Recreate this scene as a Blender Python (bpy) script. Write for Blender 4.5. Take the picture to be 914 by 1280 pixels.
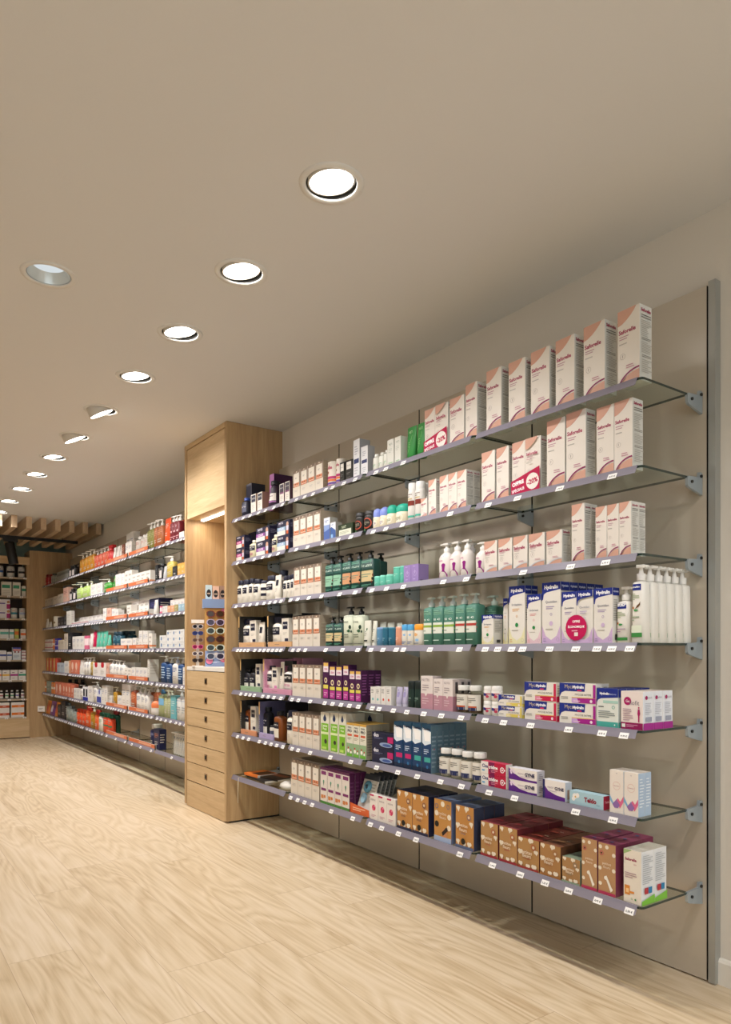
import bpy, bmesh, math, random
from mathutils import Vector, Matrix
for o in list(bpy.data.objects): bpy.data.objects.remove(o)
random.seed(11)
SC = bpy.context.scene
COL = SC.collection
# ------------------------------------------------------------------ camera
YAW = math.atan(637/900)
cd = bpy.data.cameras.new('camera'); cam = bpy.data.objects.new('camera', cd); COL.objects.link(cam)
cam.location = (0, 0, 1.15); cam.rotation_euler = (math.pi/2, 0, -YAW)
cd.sensor_fit = 'VERTICAL'; cd.sensor_height = 36; cd.sensor_width = 36
cd.lens = 36*900/1280; cd.shift_y = 175/1280; cd.clip_start = .05; cd.clip_end = 60
SC.camera = cam
# ------------------------------------------------------------------ world, exposure, light levels
W = bpy.data.worlds.new('world'); SC.world = W; W.use_nodes = True
W.node_tree.nodes['Background'].inputs[0].default_value = (.85, .92, 1, 1)
W.node_tree.nodes['Background'].inputs[1].default_value = .6
SC.view_settings.view_transform = 'Standard'; SC.view_settings.look = 'None'
SC.view_settings.exposure = 0.0; SC.view_settings.gamma = 1; SC.view_settings.use_curve_mapping = False
SC.cycles.transparent_max_bounces = 40; SC.cycles.max_bounces = 8; SC.cycles.diffuse_bounces = 5
SC.cycles.glossy_bounces = 3; SC.cycles.transmission_bounces = 4
SPOT_W = 60.0; SPOT_COL = (1.0, .958, .94); DISC = 14.0
def area_light(name, loc, rot, sx, sy, power, col):
    l = bpy.data.lights.new(name, 'AREA'); l.shape = 'RECTANGLE'; l.size = sx; l.size_y = sy; l.energy = power; l.color = col
    o = bpy.data.objects.new(name, l); COL.objects.link(o); o.location = loc; o.rotation_euler = rot; return o
area_light('shop_window_daylight', (-.6, -2.4, 1.45), (math.radians(90), 0, math.pi), 4.6, 2.2, 42, (.84, .95, 1.0))
# rotation: area lights shine along local -Z; this one faces into the room (+Y)
bpy.data.objects['shop_window_daylight'].rotation_euler = (math.radians(90), 0, 0)

# ------------------------------------------------------------------ materials
def lin(c):
    if isinstance(c, str):
        c = c.lstrip('#')
        if len(c) == 3: c = ''.join(k*2 for k in c)
        c = [int(c[i:i+2], 16)/255 for i in (0, 2, 4)]
    return tuple((x/12.92 if x <= .04045 else ((x+.055)/1.055)**2.4) for x in c) + (1,)
MC = {}
def mat(col, rough=.45, metal=0, kind='plain', spec=.4):
    k = (col, rough, metal, kind)
    if k in MC: return MC[k]
    m = bpy.data.materials.new('surface'); m.use_nodes = True
    nt = m.node_tree; p = nt.nodes['Principled BSDF']
    p.inputs['Base Color'].default_value = lin(col); p.inputs['Roughness'].default_value = rough
    p.inputs['Metallic'].default_value = metal; p.inputs['Specular IOR Level'].default_value = spec
    if kind == 'clear':      # tinted see-through plastic or thin glass
        out = nt.nodes['Material Output']; mix = nt.nodes.new('ShaderNodeMixShader'); tr = nt.nodes.new('ShaderNodeBsdfTransparent')
        tr.inputs[0].default_value = lin(col); mix.inputs[0].default_value = .35
        nt.links.new(tr.outputs[0], mix.inputs[1]); nt.links.new(p.outputs[0], mix.inputs[2]); nt.links.new(mix.outputs[0], out.inputs[0])
    elif kind == 'gel':
        out = nt.nodes['Material Output']; mix = nt.nodes.new('ShaderNodeMixShader'); tr = nt.nodes.new('ShaderNodeBsdfTransparent')
        tr.inputs[0].default_value = lin(col); mix.inputs[0].default_value = .7
        nt.links.new(tr.outputs[0], mix.inputs[1]); nt.links.new(p.outputs[0], mix.inputs[2]); nt.links.new(mix.outputs[0], out.inputs[0])
    MC[k] = m; return m
def nodes(name):
    m = bpy.data.materials.new(name); m.use_nodes = True
    return m, m.node_tree, m.node_tree.nodes['Principled BSDF']
def N(nt, t, **kw):
    n = nt.nodes.new(t)
    for k, v in kw.items(): setattr(n, k, v)
    return n
def ramp(nt, fac, stops):
    r = N(nt, 'ShaderNodeValToRGB'); e = r.color_ramp.elements
    e[0].position, e[0].color = stops[0][0], lin(stops[0][1]); e[1].position, e[1].color = stops[-1][0], lin(stops[-1][1])
    for p, c in stops[1:-1]: x = e.new(p); x.color = lin(c)
    nt.links.new(fac, r.inputs[0]); return r
def wood(name, stops, stretch, rough=.5, scale=1.0):
    """oak laminate, grain running along the axis with the smallest stretch"""
    m, nt, p = nodes(name); L = nt.links.new
    tc = N(nt, 'ShaderNodeTexCoord'); mp = N(nt, 'ShaderNodeMapping'); mp.inputs['Scale'].default_value = stretch
    L(tc.outputs['Object'], mp.inputs[0])
    n1 = N(nt, 'ShaderNodeTexNoise'); n1.inputs['Scale'].default_value = 2.2*scale; n1.inputs['Detail'].default_value = 6; n1.inputs['Distortion'].default_value = .6
    L(mp.outputs[0], n1.inputs['Vector'])
    n2 = N(nt, 'ShaderNodeTexNoise'); n2.inputs['Scale'].default_value = 14*scale; n2.inputs['Detail'].default_value = 3
    L(mp.outputs[0], n2.inputs['Vector'])
    mx = N(nt, 'ShaderNodeMix', data_type='FLOAT'); mx.inputs[0].default_value = .35
    L(n1.outputs[0], mx.inputs[2]); L(n2.outputs[0], mx.inputs[3])
    r = ramp(nt, mx.outputs[0], stops); L(r.outputs[0], p.inputs['Base Color']); p.inputs['Roughness'].default_value = rough
    bp = N(nt, 'ShaderNodeBump'); bp.inputs['Strength'].default_value = .05; L(n2.outputs[0], bp.inputs['Height']); L(bp.outputs[0], p.inputs['Normal'])
    return m
OAK = [(.3, '#a5865f'), (.5, '#b9996f'), (.7, '#c8a97f')]
OAKP = [(.3, '#b99a70'), (.5, '#cbae84'), (.7, '#d8bd95')]
M_OAK_V = wood('oak_vertical', OAK, (9, 9, .5))
M_OAK_H = wood('oak_horizontal', OAKP, (9, .6, 9))
M_OAK_X = wood('oak_cross', OAKP, (.6, 9, 9))
M_BEAM = wood('pale_oak', [(.3, '#b59a7c'), (.5, '#c6ab8c'), (.7, '#d2ba9c')], (9, .5, 9))
def floor_mat():
    m, nt, p = nodes('oak_plank_floor'); L = nt.links.new
    tc = N(nt, 'ShaderNodeTexCoord'); sep = N(nt, 'ShaderNodeSeparateXYZ'); L(tc.outputs['Object'], sep.inputs[0])
    def math_(op, a, b=None, c=None):
        n = N(nt, 'ShaderNodeMath', operation=op)
        for i, v in enumerate((a, b, c)):
            if v is None: continue
            if isinstance(v, (int, float)): n.inputs[i].default_value = v
            else: L(v, n.inputs[i])
        return n.outputs[0]
    PW, PL = .228, 1.5
    xs = math_('DIVIDE', sep.outputs[0], PW); col = math_('FLOOR', xs); fx = math_('FRACT', xs)
    off = math_('FRACT', math_('MULTIPLY', math_('SINE', math_('MULTIPLY', col, 12.9898)), 43758.5))
    ys = math_('ADD', math_('DIVIDE', sep.outputs[1], PL), off); row = math_('FLOOR', ys); fy = math_('FRACT', ys)
    cmb = N(nt, 'ShaderNodeCombineXYZ'); L(col, cmb.inputs[0]); L(row, cmb.inputs[1])
    wn = N(nt, 'ShaderNodeTexWhiteNoise', noise_dimensions='2D'); L(cmb.outputs[0], wn.inputs['Vector'])
    # stretched coordinates, shifted per plank
    vx = math_('ADD', math_('MULTIPLY', sep.outputs[0], 1.0), math_('MULTIPLY', wn.outputs['Value'], 37))
    vy = math_('ADD', math_('MULTIPLY', sep.outputs[1], .15), math_('MULTIPLY', wn.outputs['Value'], 11))
    v = N(nt, 'ShaderNodeCombineXYZ'); L(vx, v.inputs[0]); L(vy, v.inputs[1])
    # cathedral figure: contour lines of a smooth stretched noise
    big = N(nt, 'ShaderNodeTexNoise'); big.inputs['Scale'].default_value = 3.6; big.inputs['Detail'].default_value = 2.5; big.inputs['Distortion'].default_value = .25
    L(v.outputs[0], big.inputs['Vector'])
    rings = math_('FRACT', math_('MULTIPLY', big.outputs[0], 18))
    rr = math_('MULTIPLY', math_('ABSOLUTE', math_('SUBTRACT', rings, .5)), 2)
    v2 = N(nt, 'ShaderNodeCombineXYZ'); L(math_('MULTIPLY', vx, 75), v2.inputs[0]); L(math_('MULTIPLY', vy, 14), v2.inputs[1])
    fine = N(nt, 'ShaderNodeTexNoise'); fine.inputs['Scale'].default_value = 1; fine.inputs['Detail'].default_value = 4; L(v2.outputs[0], fine.inputs['Vector'])
    soft = N(nt, 'ShaderNodeTexNoise'); soft.inputs['Scale'].default_value = 3.5; soft.inputs['Detail'].default_value = 2; L(v.outputs[0], soft.inputs['Vector'])
    g = math_('ADD', math_('MULTIPLY', rr, .2), math_('ADD', math_('MULTIPLY', fine.outputs[0], .5), math_('ADD', math_('MULTIPLY', soft.outputs[0], .42), math_('MULTIPLY', wn.outputs['Value'], .13))))
    r = ramp(nt, g, [(.36, '#b39a78'), (.5, '#c6b08f'), (.64, '#d2be9f'), (.82, '#dccab0')])
    # joints
    ex = math_('LESS_THAN', math_('MINIMUM', fx, math_('SUBTRACT', 1, fx)), .005)
    ey = math_('LESS_THAN', math_('MINIMUM', fy, math_('SUBTRACT', 1, fy)), .0009)
    e = math_('MULTIPLY', math_('MAXIMUM', ex, ey), .5)
    mx = N(nt, 'ShaderNodeMix', data_type='RGBA'); L(e, mx.inputs[0]); L(r.outputs[0], mx.inputs[6]); mx.inputs[7].default_value = lin('#94765a')
    L(mx.outputs[2], p.inputs['Base Color']); p.inputs['Roughness'].default_value = .42; p.inputs['Specular IOR Level'].default_value = .35
    bp = N(nt, 'ShaderNodeBump'); bp.inputs['Strength'].default_value = .04; L(fine.outputs[0], bp.inputs['Height']); L(bp.outputs[0], p.inputs['Normal'])
    return m
M_FLOOR = floor_mat()
def plaster(name, col, rough=.8):
    m, nt, p = nodes(name); L = nt.links.new
    n = N(nt, 'ShaderNodeTexNoise'); n.inputs['Scale'].default_value = 60; n.inputs['Detail'].default_value = 3
    tc = N(nt, 'ShaderNodeTexCoord'); L(tc.outputs['Object'], n.inputs['Vector'])
    bp = N(nt, 'ShaderNodeBump'); bp.inputs['Strength'].default_value = .03; L(n.outputs[0], bp.inputs['Height']); L(bp.outputs[0], p.inputs['Normal'])
    p.inputs['Base Color'].default_value = lin(col); p.inputs['Roughness'].default_value = rough; return m
M_CEIL = plaster('ceiling_paint', '#dad9d8'); M_WALL = plaster('wall_paint', '#d9d2c8'); M_WHITE = plaster('white_paint', '#e4dfd6', .5)
M_TEAL_GLOW = plaster('teal_glow_paint', '#93a79a')  # teal glow between the far slats is put into this wall colour
def panel_mat():
    m, nt, p = nodes('greige_laminate'); L = nt.links.new
    n = N(nt, 'ShaderNodeTexNoise'); n.inputs['Scale'].default_value = 1.2; tc = N(nt, 'ShaderNodeTexCoord'); L(tc.outputs['Object'], n.inputs['Vector'])
    r = ramp(nt, n.outputs[0], [(.3, '#bdb2a2'), (.7, '#c6bbab')]); L(r.outputs[0], p.inputs['Base Color'])
    p.inputs['Roughness'].default_value = .23; p.inputs['Specular IOR Level'].default_value = .5; return m
M_PANEL = panel_mat()
def glass_mat(name, tint, rough=.02, edge=False):
    m, nt, p = nodes(name); L = nt.links.new; out = nt.nodes['Material Output']
    tr = N(nt, 'ShaderNodeBsdfTransparent'); tr.inputs[0].default_value = tint; gl = N(nt, 'ShaderNodeBsdfGlossy'); gl.inputs['Roughness'].default_value = rough
    fr = N(nt, 'ShaderNodeFresnel'); fr.inputs[0].default_value = 1.45; mx = N(nt, 'ShaderNodeMixShader')
    ge = N(nt, 'ShaderNodeNewGeometry'); mu = N(nt, 'ShaderNodeMath', operation='MULTIPLY'); iv = N(nt, 'ShaderNodeMath', operation='SUBTRACT'); iv.inputs[0].default_value = 1
    L(ge.outputs['Backfacing'], iv.inputs[1]); L(fr.outputs[0], mu.inputs[0]); L(iv.outputs[0], mu.inputs[1])
    L(mu.outputs[0], mx.inputs[0]); L(tr.outputs[0], mx.inputs[1]); L(gl.outputs[0], mx.inputs[2]); L(mx.outputs[0], out.inputs[0]); return m
M_GLASS = glass_mat('clear_glass', (.90, .94, .92, 1))
M_GEDGE = mat('#16302a', .12, 0, 'plain', .8)
M_BOTTLEGLASS = glass_mat('bottle_glass', (.86, .87, .85, 1))
M_BIN = glass_mat('clear_bin', (.93, .94, .94, 1), .15)
M_RAIL = mat('#bcb8c4', .3, 0, 'rail')
def rail_mat():
    nt = M_RAIL.node_tree; p = nt.nodes['Principled BSDF']; out = nt.nodes['Material Output']
    mix = N(nt, 'ShaderNodeMixShader'); mix.inputs[0].default_value = .52; tr = N(nt, 'ShaderNodeBsdfTransparent'); tr.inputs[0].default_value = lin('#d9d4e4')
    tl = N(nt, 'ShaderNodeBsdfTranslucent'); tl.inputs[0].default_value = lin('#bcb8c4'); m2 = N(nt, 'ShaderNodeMixShader'); m2.inputs[0].default_value = .35
    nt.links.new(p.outputs[0], m2.inputs[1]); nt.links.new(tl.outputs[0], m2.inputs[2])
    nt.links.new(tr.outputs[0], mix.inputs[1]); nt.links.new(m2.outputs[0], mix.inputs[2]); nt.links.new(mix.outputs[0], out.inputs[0])
rail_mat()
M_METAL = mat('#aab4bb', .4, .35); M_ALU = mat('#a9aaa6', .4, .4); M_BLACK = mat('#121212', .5); M_DARKM = mat('#3a3a38', .4, .6)
def emit(name, col, s):
    m = bpy.data.materials.new(name); m.use_nodes = True; nt = m.node_tree; nt.nodes.remove(nt.nodes['Principled BSDF'])
    e = nt.nodes.new('ShaderNodeEmission'); e.inputs[0].default_value = (*col, 1); e.inputs[1].default_value = s
    nt.links.new(e.outputs[0], nt.nodes['Material Output'].inputs[0]); return m
M_LAMP = emit('lamp_light', (1, .95, .88), DISC); M_LAMP_DIM = emit('lamp_dim', (.9, .97, 1), .75); M_LED = emit('led_strip_light', (1, .93, .82), 9)

# ------------------------------------------------------------------ mesh helpers
class MB:
    def __init__(s): s.v = []; s.f = []; s.m = []; s.sm = []; s.mats = []
    def mi(s, m):
        if isinstance(m, (str, tuple)): m = mat(*m) if isinstance(m, tuple) else mat(m)
        if m not in s.mats: s.mats.append(m)
        return s.mats.index(m)
    def add(s, vs, fs, m, smooth=False):
        b = len(s.v); s.v += [tuple(v) for v in vs]; i = s.mi(m)
        for f in fs: s.f.append([b+k for k in f]); s.m.append(i); s.sm.append(smooth)
    def box(s, x0, y0, z0, x1, y1, z1, m, faces=None):
        vs = [(x0,y0,z0),(x1,y0,z0),(x1,y1,z0),(x0,y1,z0),(x0,y0,z1),(x1,y0,z1),(x1,y1,z1),(x0,y1,z1)]
        F = {'B':(0,3,2,1),'T':(4,5,6,7),'F':(0,1,5,4),'R':(1,2,6,5),'K':(2,3,7,6),'L':(3,0,4,7)}
        if isinstance(m, dict):
            for k, f in F.items(): s.add([vs[i] for i in f], [(0,1,2,3)], m.get(k, m['*']))
        else: s.add(vs, list(F.values()), m)
    def loops(s, rings, m, cap0=True, cap1=True, smooth=True):
        n = len(rings[0]); vs = [p for r in rings for p in r]; fs = []
        for i in range(len(rings)-1):
            for k in range(n): a = i*n+k; b = i*n+(k+1) % n; fs.append((a, b, b+n, a+n))
        s.add(vs, fs, m, smooth)
        if cap0: s.add(rings[0], [tuple(range(n))[::-1]], m)
        if cap1: s.add(rings[-1], [tuple(range(n))], m)
    def lathe(s, prof, m, cx=0, cy=0, n=20, e=2.0, cap0=True, cap1=True, M=None):
        """prof: (z, rx, ry); e: roundness of the section (2 ellipse, 5 rounded box)"""
        R = []
        for z, rx, ry in prof:
            ring = []
            for k in range(n):
                a = 2*math.pi*k/n+math.pi/n; c, q = math.cos(a), math.sin(a)
                ring.append((cx+rx*math.copysign(abs(c)**(2/e), c), cy+ry*math.copysign(abs(q)**(2/e), q), z))
            R.append(ring)
        if M is not None: R = [[tuple(M @ Vector(p)) for p in r] for r in R]
        s.loops(R, m, cap0, cap1)
    def tube(s, pts, r, m, n=8):
        R = []
        for i, p in enumerate(pts):
            p = Vector(p); d = (Vector(pts[min(i+1, len(pts)-1)])-Vector(pts[max(i-1, 0)])).normalized()
            u = d.cross(Vector((0, 0, 1))) if abs(d.z) < .9 else d.cross(Vector((1, 0, 0))); u.normalize(); w = d.cross(u)
            R.append([tuple(p+u*r*math.cos(2*math.pi*k/n)+w*r*math.sin(2*math.pi*k/n)) for k in range(n)])
        s.loops(R, m)
    def mesh(s, name):
        me = bpy.data.meshes.new(name); me.from_pydata(s.v, [], s.f)
        for m in s.mats: me.materials.append(m)
        me.polygons.foreach_set('material_index', s.m); me.polygons.foreach_set('use_smooth', s.sm); me.update(); return me
    def obj(s, name, parent=None, loc=(0,0,0), rz=0):
        return place(name, s.mesh(name), parent, loc, rz)
def place(name, me, parent=None, loc=(0,0,0), rz=0):
    o = bpy.data.objects.new(name, me); COL.objects.link(o); o.location = loc; o.rotation_euler = (0, 0, rz)
    if parent: o.parent = parent
    return o
def empty(name, loc=(0,0,0), rz=0):
    o = bpy.data.objects.new(name, None); o.empty_display_size = .05; COL.objects.link(o); o.location = loc; o.rotation_euler = (0, 0, rz); return o
def tag(o, label=None, cat=None, group=None, kind=None):
    if label: o['label'] = label
    if cat: o['category'] = cat
    if group: o['group'] = group
    if kind: o['kind'] = kind
    return o
def struct(o, label, cat='structure'): return tag(o, label, cat, kind='structure')
TXT = {}
def text_shape(s, bold=0, shear=0):
    k = (s, bold, shear)
    if k in TXT: return TXT[k]
    c = bpy.data.curves.new('lettering', 'FONT'); c.body = s; c.resolution_u = 2; c.offset = bold; c.shear = shear; c.size = 1
    o = bpy.data.objects.new('lettering', c); me = o.to_mesh()
    vs = [(v.co.x, v.co.y) for v in me.vertices]; fs = [tuple(p.vertices) for p in me.polygons]
    o.to_mesh_clear(); bpy.data.objects.remove(o); bpy.data.curves.remove(c)
    xs = [v[0] for v in vs]; ys = [v[1] for v in vs]; x0, x1, y0, y1 = min(xs), max(xs), min(ys), max(ys)
    vs = [((x-(x0+x1)/2)/(x1-x0), (y-(y0+y1)/2)/(x1-x0)) for x, y in vs]
    TXT[k] = (vs, fs); return TXT[k]
# decals: printed shapes on a face. u, v in 0..1 of that face
def R(f, u0, v0, u1, v1, c): return ('p', f, [(u0, v0), (u1, v0), (u1, v1), (u0, v1)], c)
def PL(f, pts, c): return ('p', f, pts, c)
def C(f, u, v, r, c): return ('c', f, u, v, r, c)
def RG(f, u, v, r, c, t=.12): return ('r', f, u, v, r, c, t)
def T(f, s, u, v, w, c, bold=.02, rot=0, shear=0): return ('t', f, s, u, v, w, c, bold, rot, shear)
def LN(f, u0, u1, v0, v1, n, c, seed=1):
    rd = random.Random(seed); out = []; st = (v1-v0)/n
    for i in range(n):
        a = v0+st*(i+.25); out.append(R(f, u0, a, u0+(u1-u0)*rd.uniform(.55, 1), a+st*.38, c))
    return out
def arc(cu, cv, ru, rv, a0, a1, n=12): return [(cu+ru*math.cos(math.radians(a0+(a1-a0)*i/n)), cv+rv*math.sin(math.radians(a0+(a1-a0)*i/n))) for i in range(n+1)]
def stamp(mb, decals, dims, fmap):
    """dims: face -> (width, height) in metres; fmap(face, x, y, lift) -> xyz"""
    for i, d in enumerate(decals):
        f = d[1]
        if f not in dims: continue
        Wd, Hd = dims[f]; e = .0003+.00012*i; k = d[0]
        if k == 'p':
            P = [(u*Wd, v*Hd) for u, v in d[2]]
            if f == 'F' and len(P) == 4 and dims.get('curved'):
                a, b, c2, d2 = P; vs = []; fs = []; n = 8
                for j in range(n+1):
                    t = j/n; vs.append(fmap(f, a[0]+(b[0]-a[0])*t, a[1]+(b[1]-a[1])*t, e)); vs.append(fmap(f, d2[0]+(c2[0]-d2[0])*t, d2[1]+(c2[1]-d2[1])*t, e))
                for j in range(n): fs.append((2*j, 2*j+2, 2*j+3, 2*j+1))
                mb.add(vs, fs, d[3], True)
            else: mb.add([fmap(f, x, y, e) for x, y in P], [tuple(range(len(P)))], d[3])
        elif k == 'c':
            cx, cy, r = d[2]*Wd, d[3]*Hd, d[4]*Wd; n = 18
            mb.add([fmap(f, cx, cy, e)]+[fmap(f, cx+r*math.cos(2*math.pi*j/n), cy+r*math.sin(2*math.pi*j/n), e) for j in range(n)], [(0, 1+j, 1+(j+1) % n) for j in range(n)], d[5])
        elif k == 'r':
            cx, cy, r = d[2]*Wd, d[3]*Hd, d[4]*Wd; n = 18; vs = []
            for q in (1, 1-d[6]): vs += [fmap(f, cx+r*q*math.cos(2*math.pi*j/n), cy+r*q*math.sin(2*math.pi*j/n), e) for j in range(n)]
            mb.add(vs, [(j, (j+1) % n, n+(j+1) % n, n+j) for j in range(n)], d[5])
        elif k == 't':
            vs, fs = text_shape(d[2], d[7], d[9]); w = d[5]*Wd; a = math.radians(d[8]); ca, sa = math.cos(a), math.sin(a)
            mb.add([fmap(f, d[3]*Wd+(x*ca-y*sa)*w, d[4]*Hd+(x*sa+y*ca)*w, e) for x, y in vs], fs, d[6])
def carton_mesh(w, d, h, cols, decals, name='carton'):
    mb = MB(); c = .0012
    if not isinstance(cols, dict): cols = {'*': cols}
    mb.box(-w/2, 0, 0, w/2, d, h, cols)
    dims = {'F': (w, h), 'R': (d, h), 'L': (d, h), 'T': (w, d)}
    def fm(f, x, y, e):
        if f == 'F': return (-w/2+x, -e, y)
        if f == 'R': return (w/2+e, x, y)
        if f == 'L': return (-w/2-e, d-x, y)
        return (-w/2+x, y, h+e)
    stamp(mb, decals, dims, fm)
    return mb.mesh(name)
def bottle_parts(w, d, h, body, cap, e=2.0, kind='flip', decals=(), capfrac=.14, shoulder=.12, nz=(-1, 0), taper=1.0, seg=18, label_span=1.15):
    """returns [(part name, mesh)] with origin at the front bottom centre"""
    rx, ry = w/2, d/2; bh = h*(1-capfrac); out = []
    mb = MB(); neck = min(rx, ry)*.42
    if kind == 'dome':  neck = rx*.93
    if kind in ('lid', 'aero', 'stick'): neck = rx*(.98 if kind == 'stick' else .86)
    sh = bh*(1-shoulder)
    prof = [(0, rx*.9, ry*.9), (.003, rx, ry)]
    prof += [(sh*.5, rx*(1+taper)/2, ry*(1+taper)/2), (sh, rx*taper, ry*taper)]
    if kind != 'stick' and kind != 'tube': prof += [(sh+(bh-sh)*.45, (rx*taper+neck)/2+(rx-neck)*.22, (ry*taper+neck)/2+(ry-neck)*.22), (bh-(.002), neck*1.1, neck*1.1), (bh, neck, neck)]
    else: prof += [(bh, rx*.97*taper, ry*.97*taper)]
    mb.lathe(prof, body, 0, ry, seg, e)
    # printed label
    def at(z):
        for (z0, a0, b0), (z1, a1, b1) in zip(prof, prof[1:]):
            if z0 <= z <= z1: t = (z-z0)/(z1-z0+1e-9); return a0+(a1-a0)*t, b0+(b1-b0)*t
        return prof[-1][1:]
    def fm(f, x, y, lift):
        a = -math.pi/2+(x/w-.5)*2*label_span; c, q = math.cos(a), math.sin(a); ax, by = at(y); lift = lift+.0004
        return ((ax+lift)*math.copysign(abs(c)**(2/e), c), ry+(by+lift)*math.copysign(abs(q)**(2/e), q), y)
    stamp(mb, list(decals), {'F': (w, bh), 'curved': True}, fm)
    out.append(('body', mb.mesh('body')))
    cb = MB(); ch = h-bh; yc = ry
    if kind == 'flip':
        cr = min(rx, ry)*.62 if e < 3 else min(rx, ry)*.7
        cb.lathe([(bh, cr, cr), (bh+ch*.9, cr, cr), (h, cr*.9, cr*.9)], cap, 0, yc, seg)
    elif kind == 'wide':
        cb.lathe([(bh-.002, rx*.8, ry*.8), (bh+ch*.92, rx*.8, ry*.8), (h, rx*.74, ry*.74)], cap, 0, yc, seg, e)
    elif kind in ('lid', 'aero', 'stick'):
        q = {'lid': .95, 'aero': .9, 'stick': 1.0}[kind]
        cb.lathe([(bh, rx*q, ry*q), (bh+ch*.85, rx*q, ry*q), (h, rx*q*.86, ry*q*.86)], cap, 0, yc, seg, e)
    elif kind == 'dome':
        cb.lathe([(bh, rx*.98, ry*.98), (bh+ch*.45, rx*1.0, ry*1.0), (bh+ch*.75, rx*.86, ry*.86), (bh+ch*.93, rx*.52, ry*.52), (h, rx*.15, ry*.15)], cap, 0, yc, seg)
    elif kind == 'pump':
        cr = min(rx, ry, .017)*.85; z1 = bh+ch*.42; z2 = bh+ch*.8
        cb.lathe([(bh, cr, cr), (z1, cr, cr), (z1+.002, cr*.55, cr*.55), (z2, cr*.38, cr*.38)], cap, 0, yc, 12)
        L = max(rx*.95, .024); ux, uy = nz; px, py = -uy, ux
        def P(a, b, z): return (ux*a+px*b, yc+uy*a+py*b, z)
        for a0, a1, b, za, zb, zc in ((-cr*.8, cr*.9, cr*.8, z2, h, h), (cr*.7, L, cr*.33, z2+ch*.04, h, h-ch*.05)):
            vs = [P(a0, -b, za), P(a1, -b, za), P(a1, b, za), P(a0, b, za), P(a0, -b, zb), P(a1, -b, zc), P(a1, b, zc), P(a0, b, zb)]
            cb.add(vs, [(0,3,2,1),(4,5,6,7),(0,1,5,4),(1,2,6,5),(2,3,7,6),(3,0,4,7)], cap)
    elif kind == 'trigger':
        cr = rx*.45
        cb.lathe([(bh, cr, cr), (bh+ch*.35, cr, cr), (bh+ch*.5, cr*.7, cr*.7)], cap, 0, yc, 12)
        cb.box(-rx*1.05, yc-cr*.6, bh+ch*.5, rx*.8, yc+cr*.6, h, cap)
        cb.add([(-rx*.5, yc-.003, bh+ch*.5), (-rx*.9, yc-.003, bh+ch*.05), (-rx*.75, yc-.003, bh), (-rx*.3, yc-.003, bh+ch*.5),
                (-rx*.5, yc+.003, bh+ch*.5), (-rx*.9, yc+.003, bh+ch*.05), (-rx*.75, yc+.003, bh), (-rx*.3, yc+.003, bh+ch*.5)], [(0,1,2,3),(7,6,5,4),(0,4,5,1),(1,5,6,2),(2,6,7,3),(3,7,4,0)], cap)
    out.append(({'pump': 'pump_head', 'trigger': 'spray_head', 'lid': 'lid'}.get(kind, 'cap'), cb.mesh('cap')))
    return out
def tube_parts(w, d, h, body, cap, decals=()):
    """squeeze tube standing on its cap, crimped flat at the top"""
    mb = MB(); rx, ry = w/2, d/2; z0 = h*.13
    prof = [(z0, rx*.8, ry*.95), (z0+.004, rx*.86, ry), (h*.5, rx*.92, ry*.75), (h*.9, rx, ry*.22), (h, rx, ry*.12)]
    mb.lathe(prof, body, 0, ry, 18, 2.3)
    def fm(f, x, y, lift):
        z = z0+y; t = min(max((z-z0)/(h-z0), 0), 1)
        a = rx*(.86+.14*t); b = ry*(1-.88*t**1.1) if t > 0 else ry; uu = (x/w-.5)*1.5
        return (a*uu, ry-b*math.sqrt(max(0, 1-abs(uu)**2.3))-.0012-lift*2, z)
    stamp(mb, list(decals), {'F': (w, h-z0), 'curved': True}, fm)
    cb = MB(); cb.lathe([(0, rx*.78, ry*.92), (z0, rx*.78, ry*.92)], cap, 0, ry, 16, 2.3)
    return [('body', mb.mesh('body')), ('cap', cb.mesh('cap'))]
# ------------------------------------------------------------------ room shell
H = 2.70; XW = 2.45; XP = 2.42; YE = 10.9; XL = -3.4; YB = -2.6
m = MB(); m.box(XL, YB, -.05, XW+.1, YE, 0, M_FLOOR); struct(m.obj('floor'), 'light oak plank floor')
m = MB(); m.box(XW, YB, 0, XW+.1, YE, H, M_WALL); struct(m.obj('wall_right'), 'warm beige plaster wall behind the shelving')
m = MB(); m.box(XL-.1, YB, 0, XL, YE, H, M_WALL); struct(m.obj('wall_left'), 'warm beige wall on the far side of the shop')
m = MB(); m.box(XL, YE, 0, XW, YE+.1, H, M_TEAL_GLOW); struct(m.obj('wall_far'), 'grey green end wall above the wooden cabinet, teal glow painted in')
m = MB()
m.box(XL, YB-.1, 0, XW, YB, .3, M_WALL); m.box(XL, YB-.1, 2.55, XW, YB, H, M_WALL); m.box(XL, YB-.1, .3, -3.0, YB, 2.55, M_WALL); m.box(1.8, YB-.1, .3, XW, YB, 2.55, M_WALL)
struct(m.obj('wall_front'), 'street side wall around the shop window')
m = MB(); m.box(-3.0, YB-.06, .3, 1.8, YB-.05, 2.55, M_GLASS); struct(m.obj('window_1'), 'shop window')
m = MB(); P_ = [(XW, .0), (XW-.016, .0), (XW-.016, .078), (XW-.010, .088), (XW, .09)]
m.loops([[(x, YB, z) for x, z in P_], [(x, 1.357, z) for x, z in P_]], M_WHITE, smooth=False); struct(m.obj('baseboard_right'), 'white baseboard at the foot of the right wall')

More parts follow.
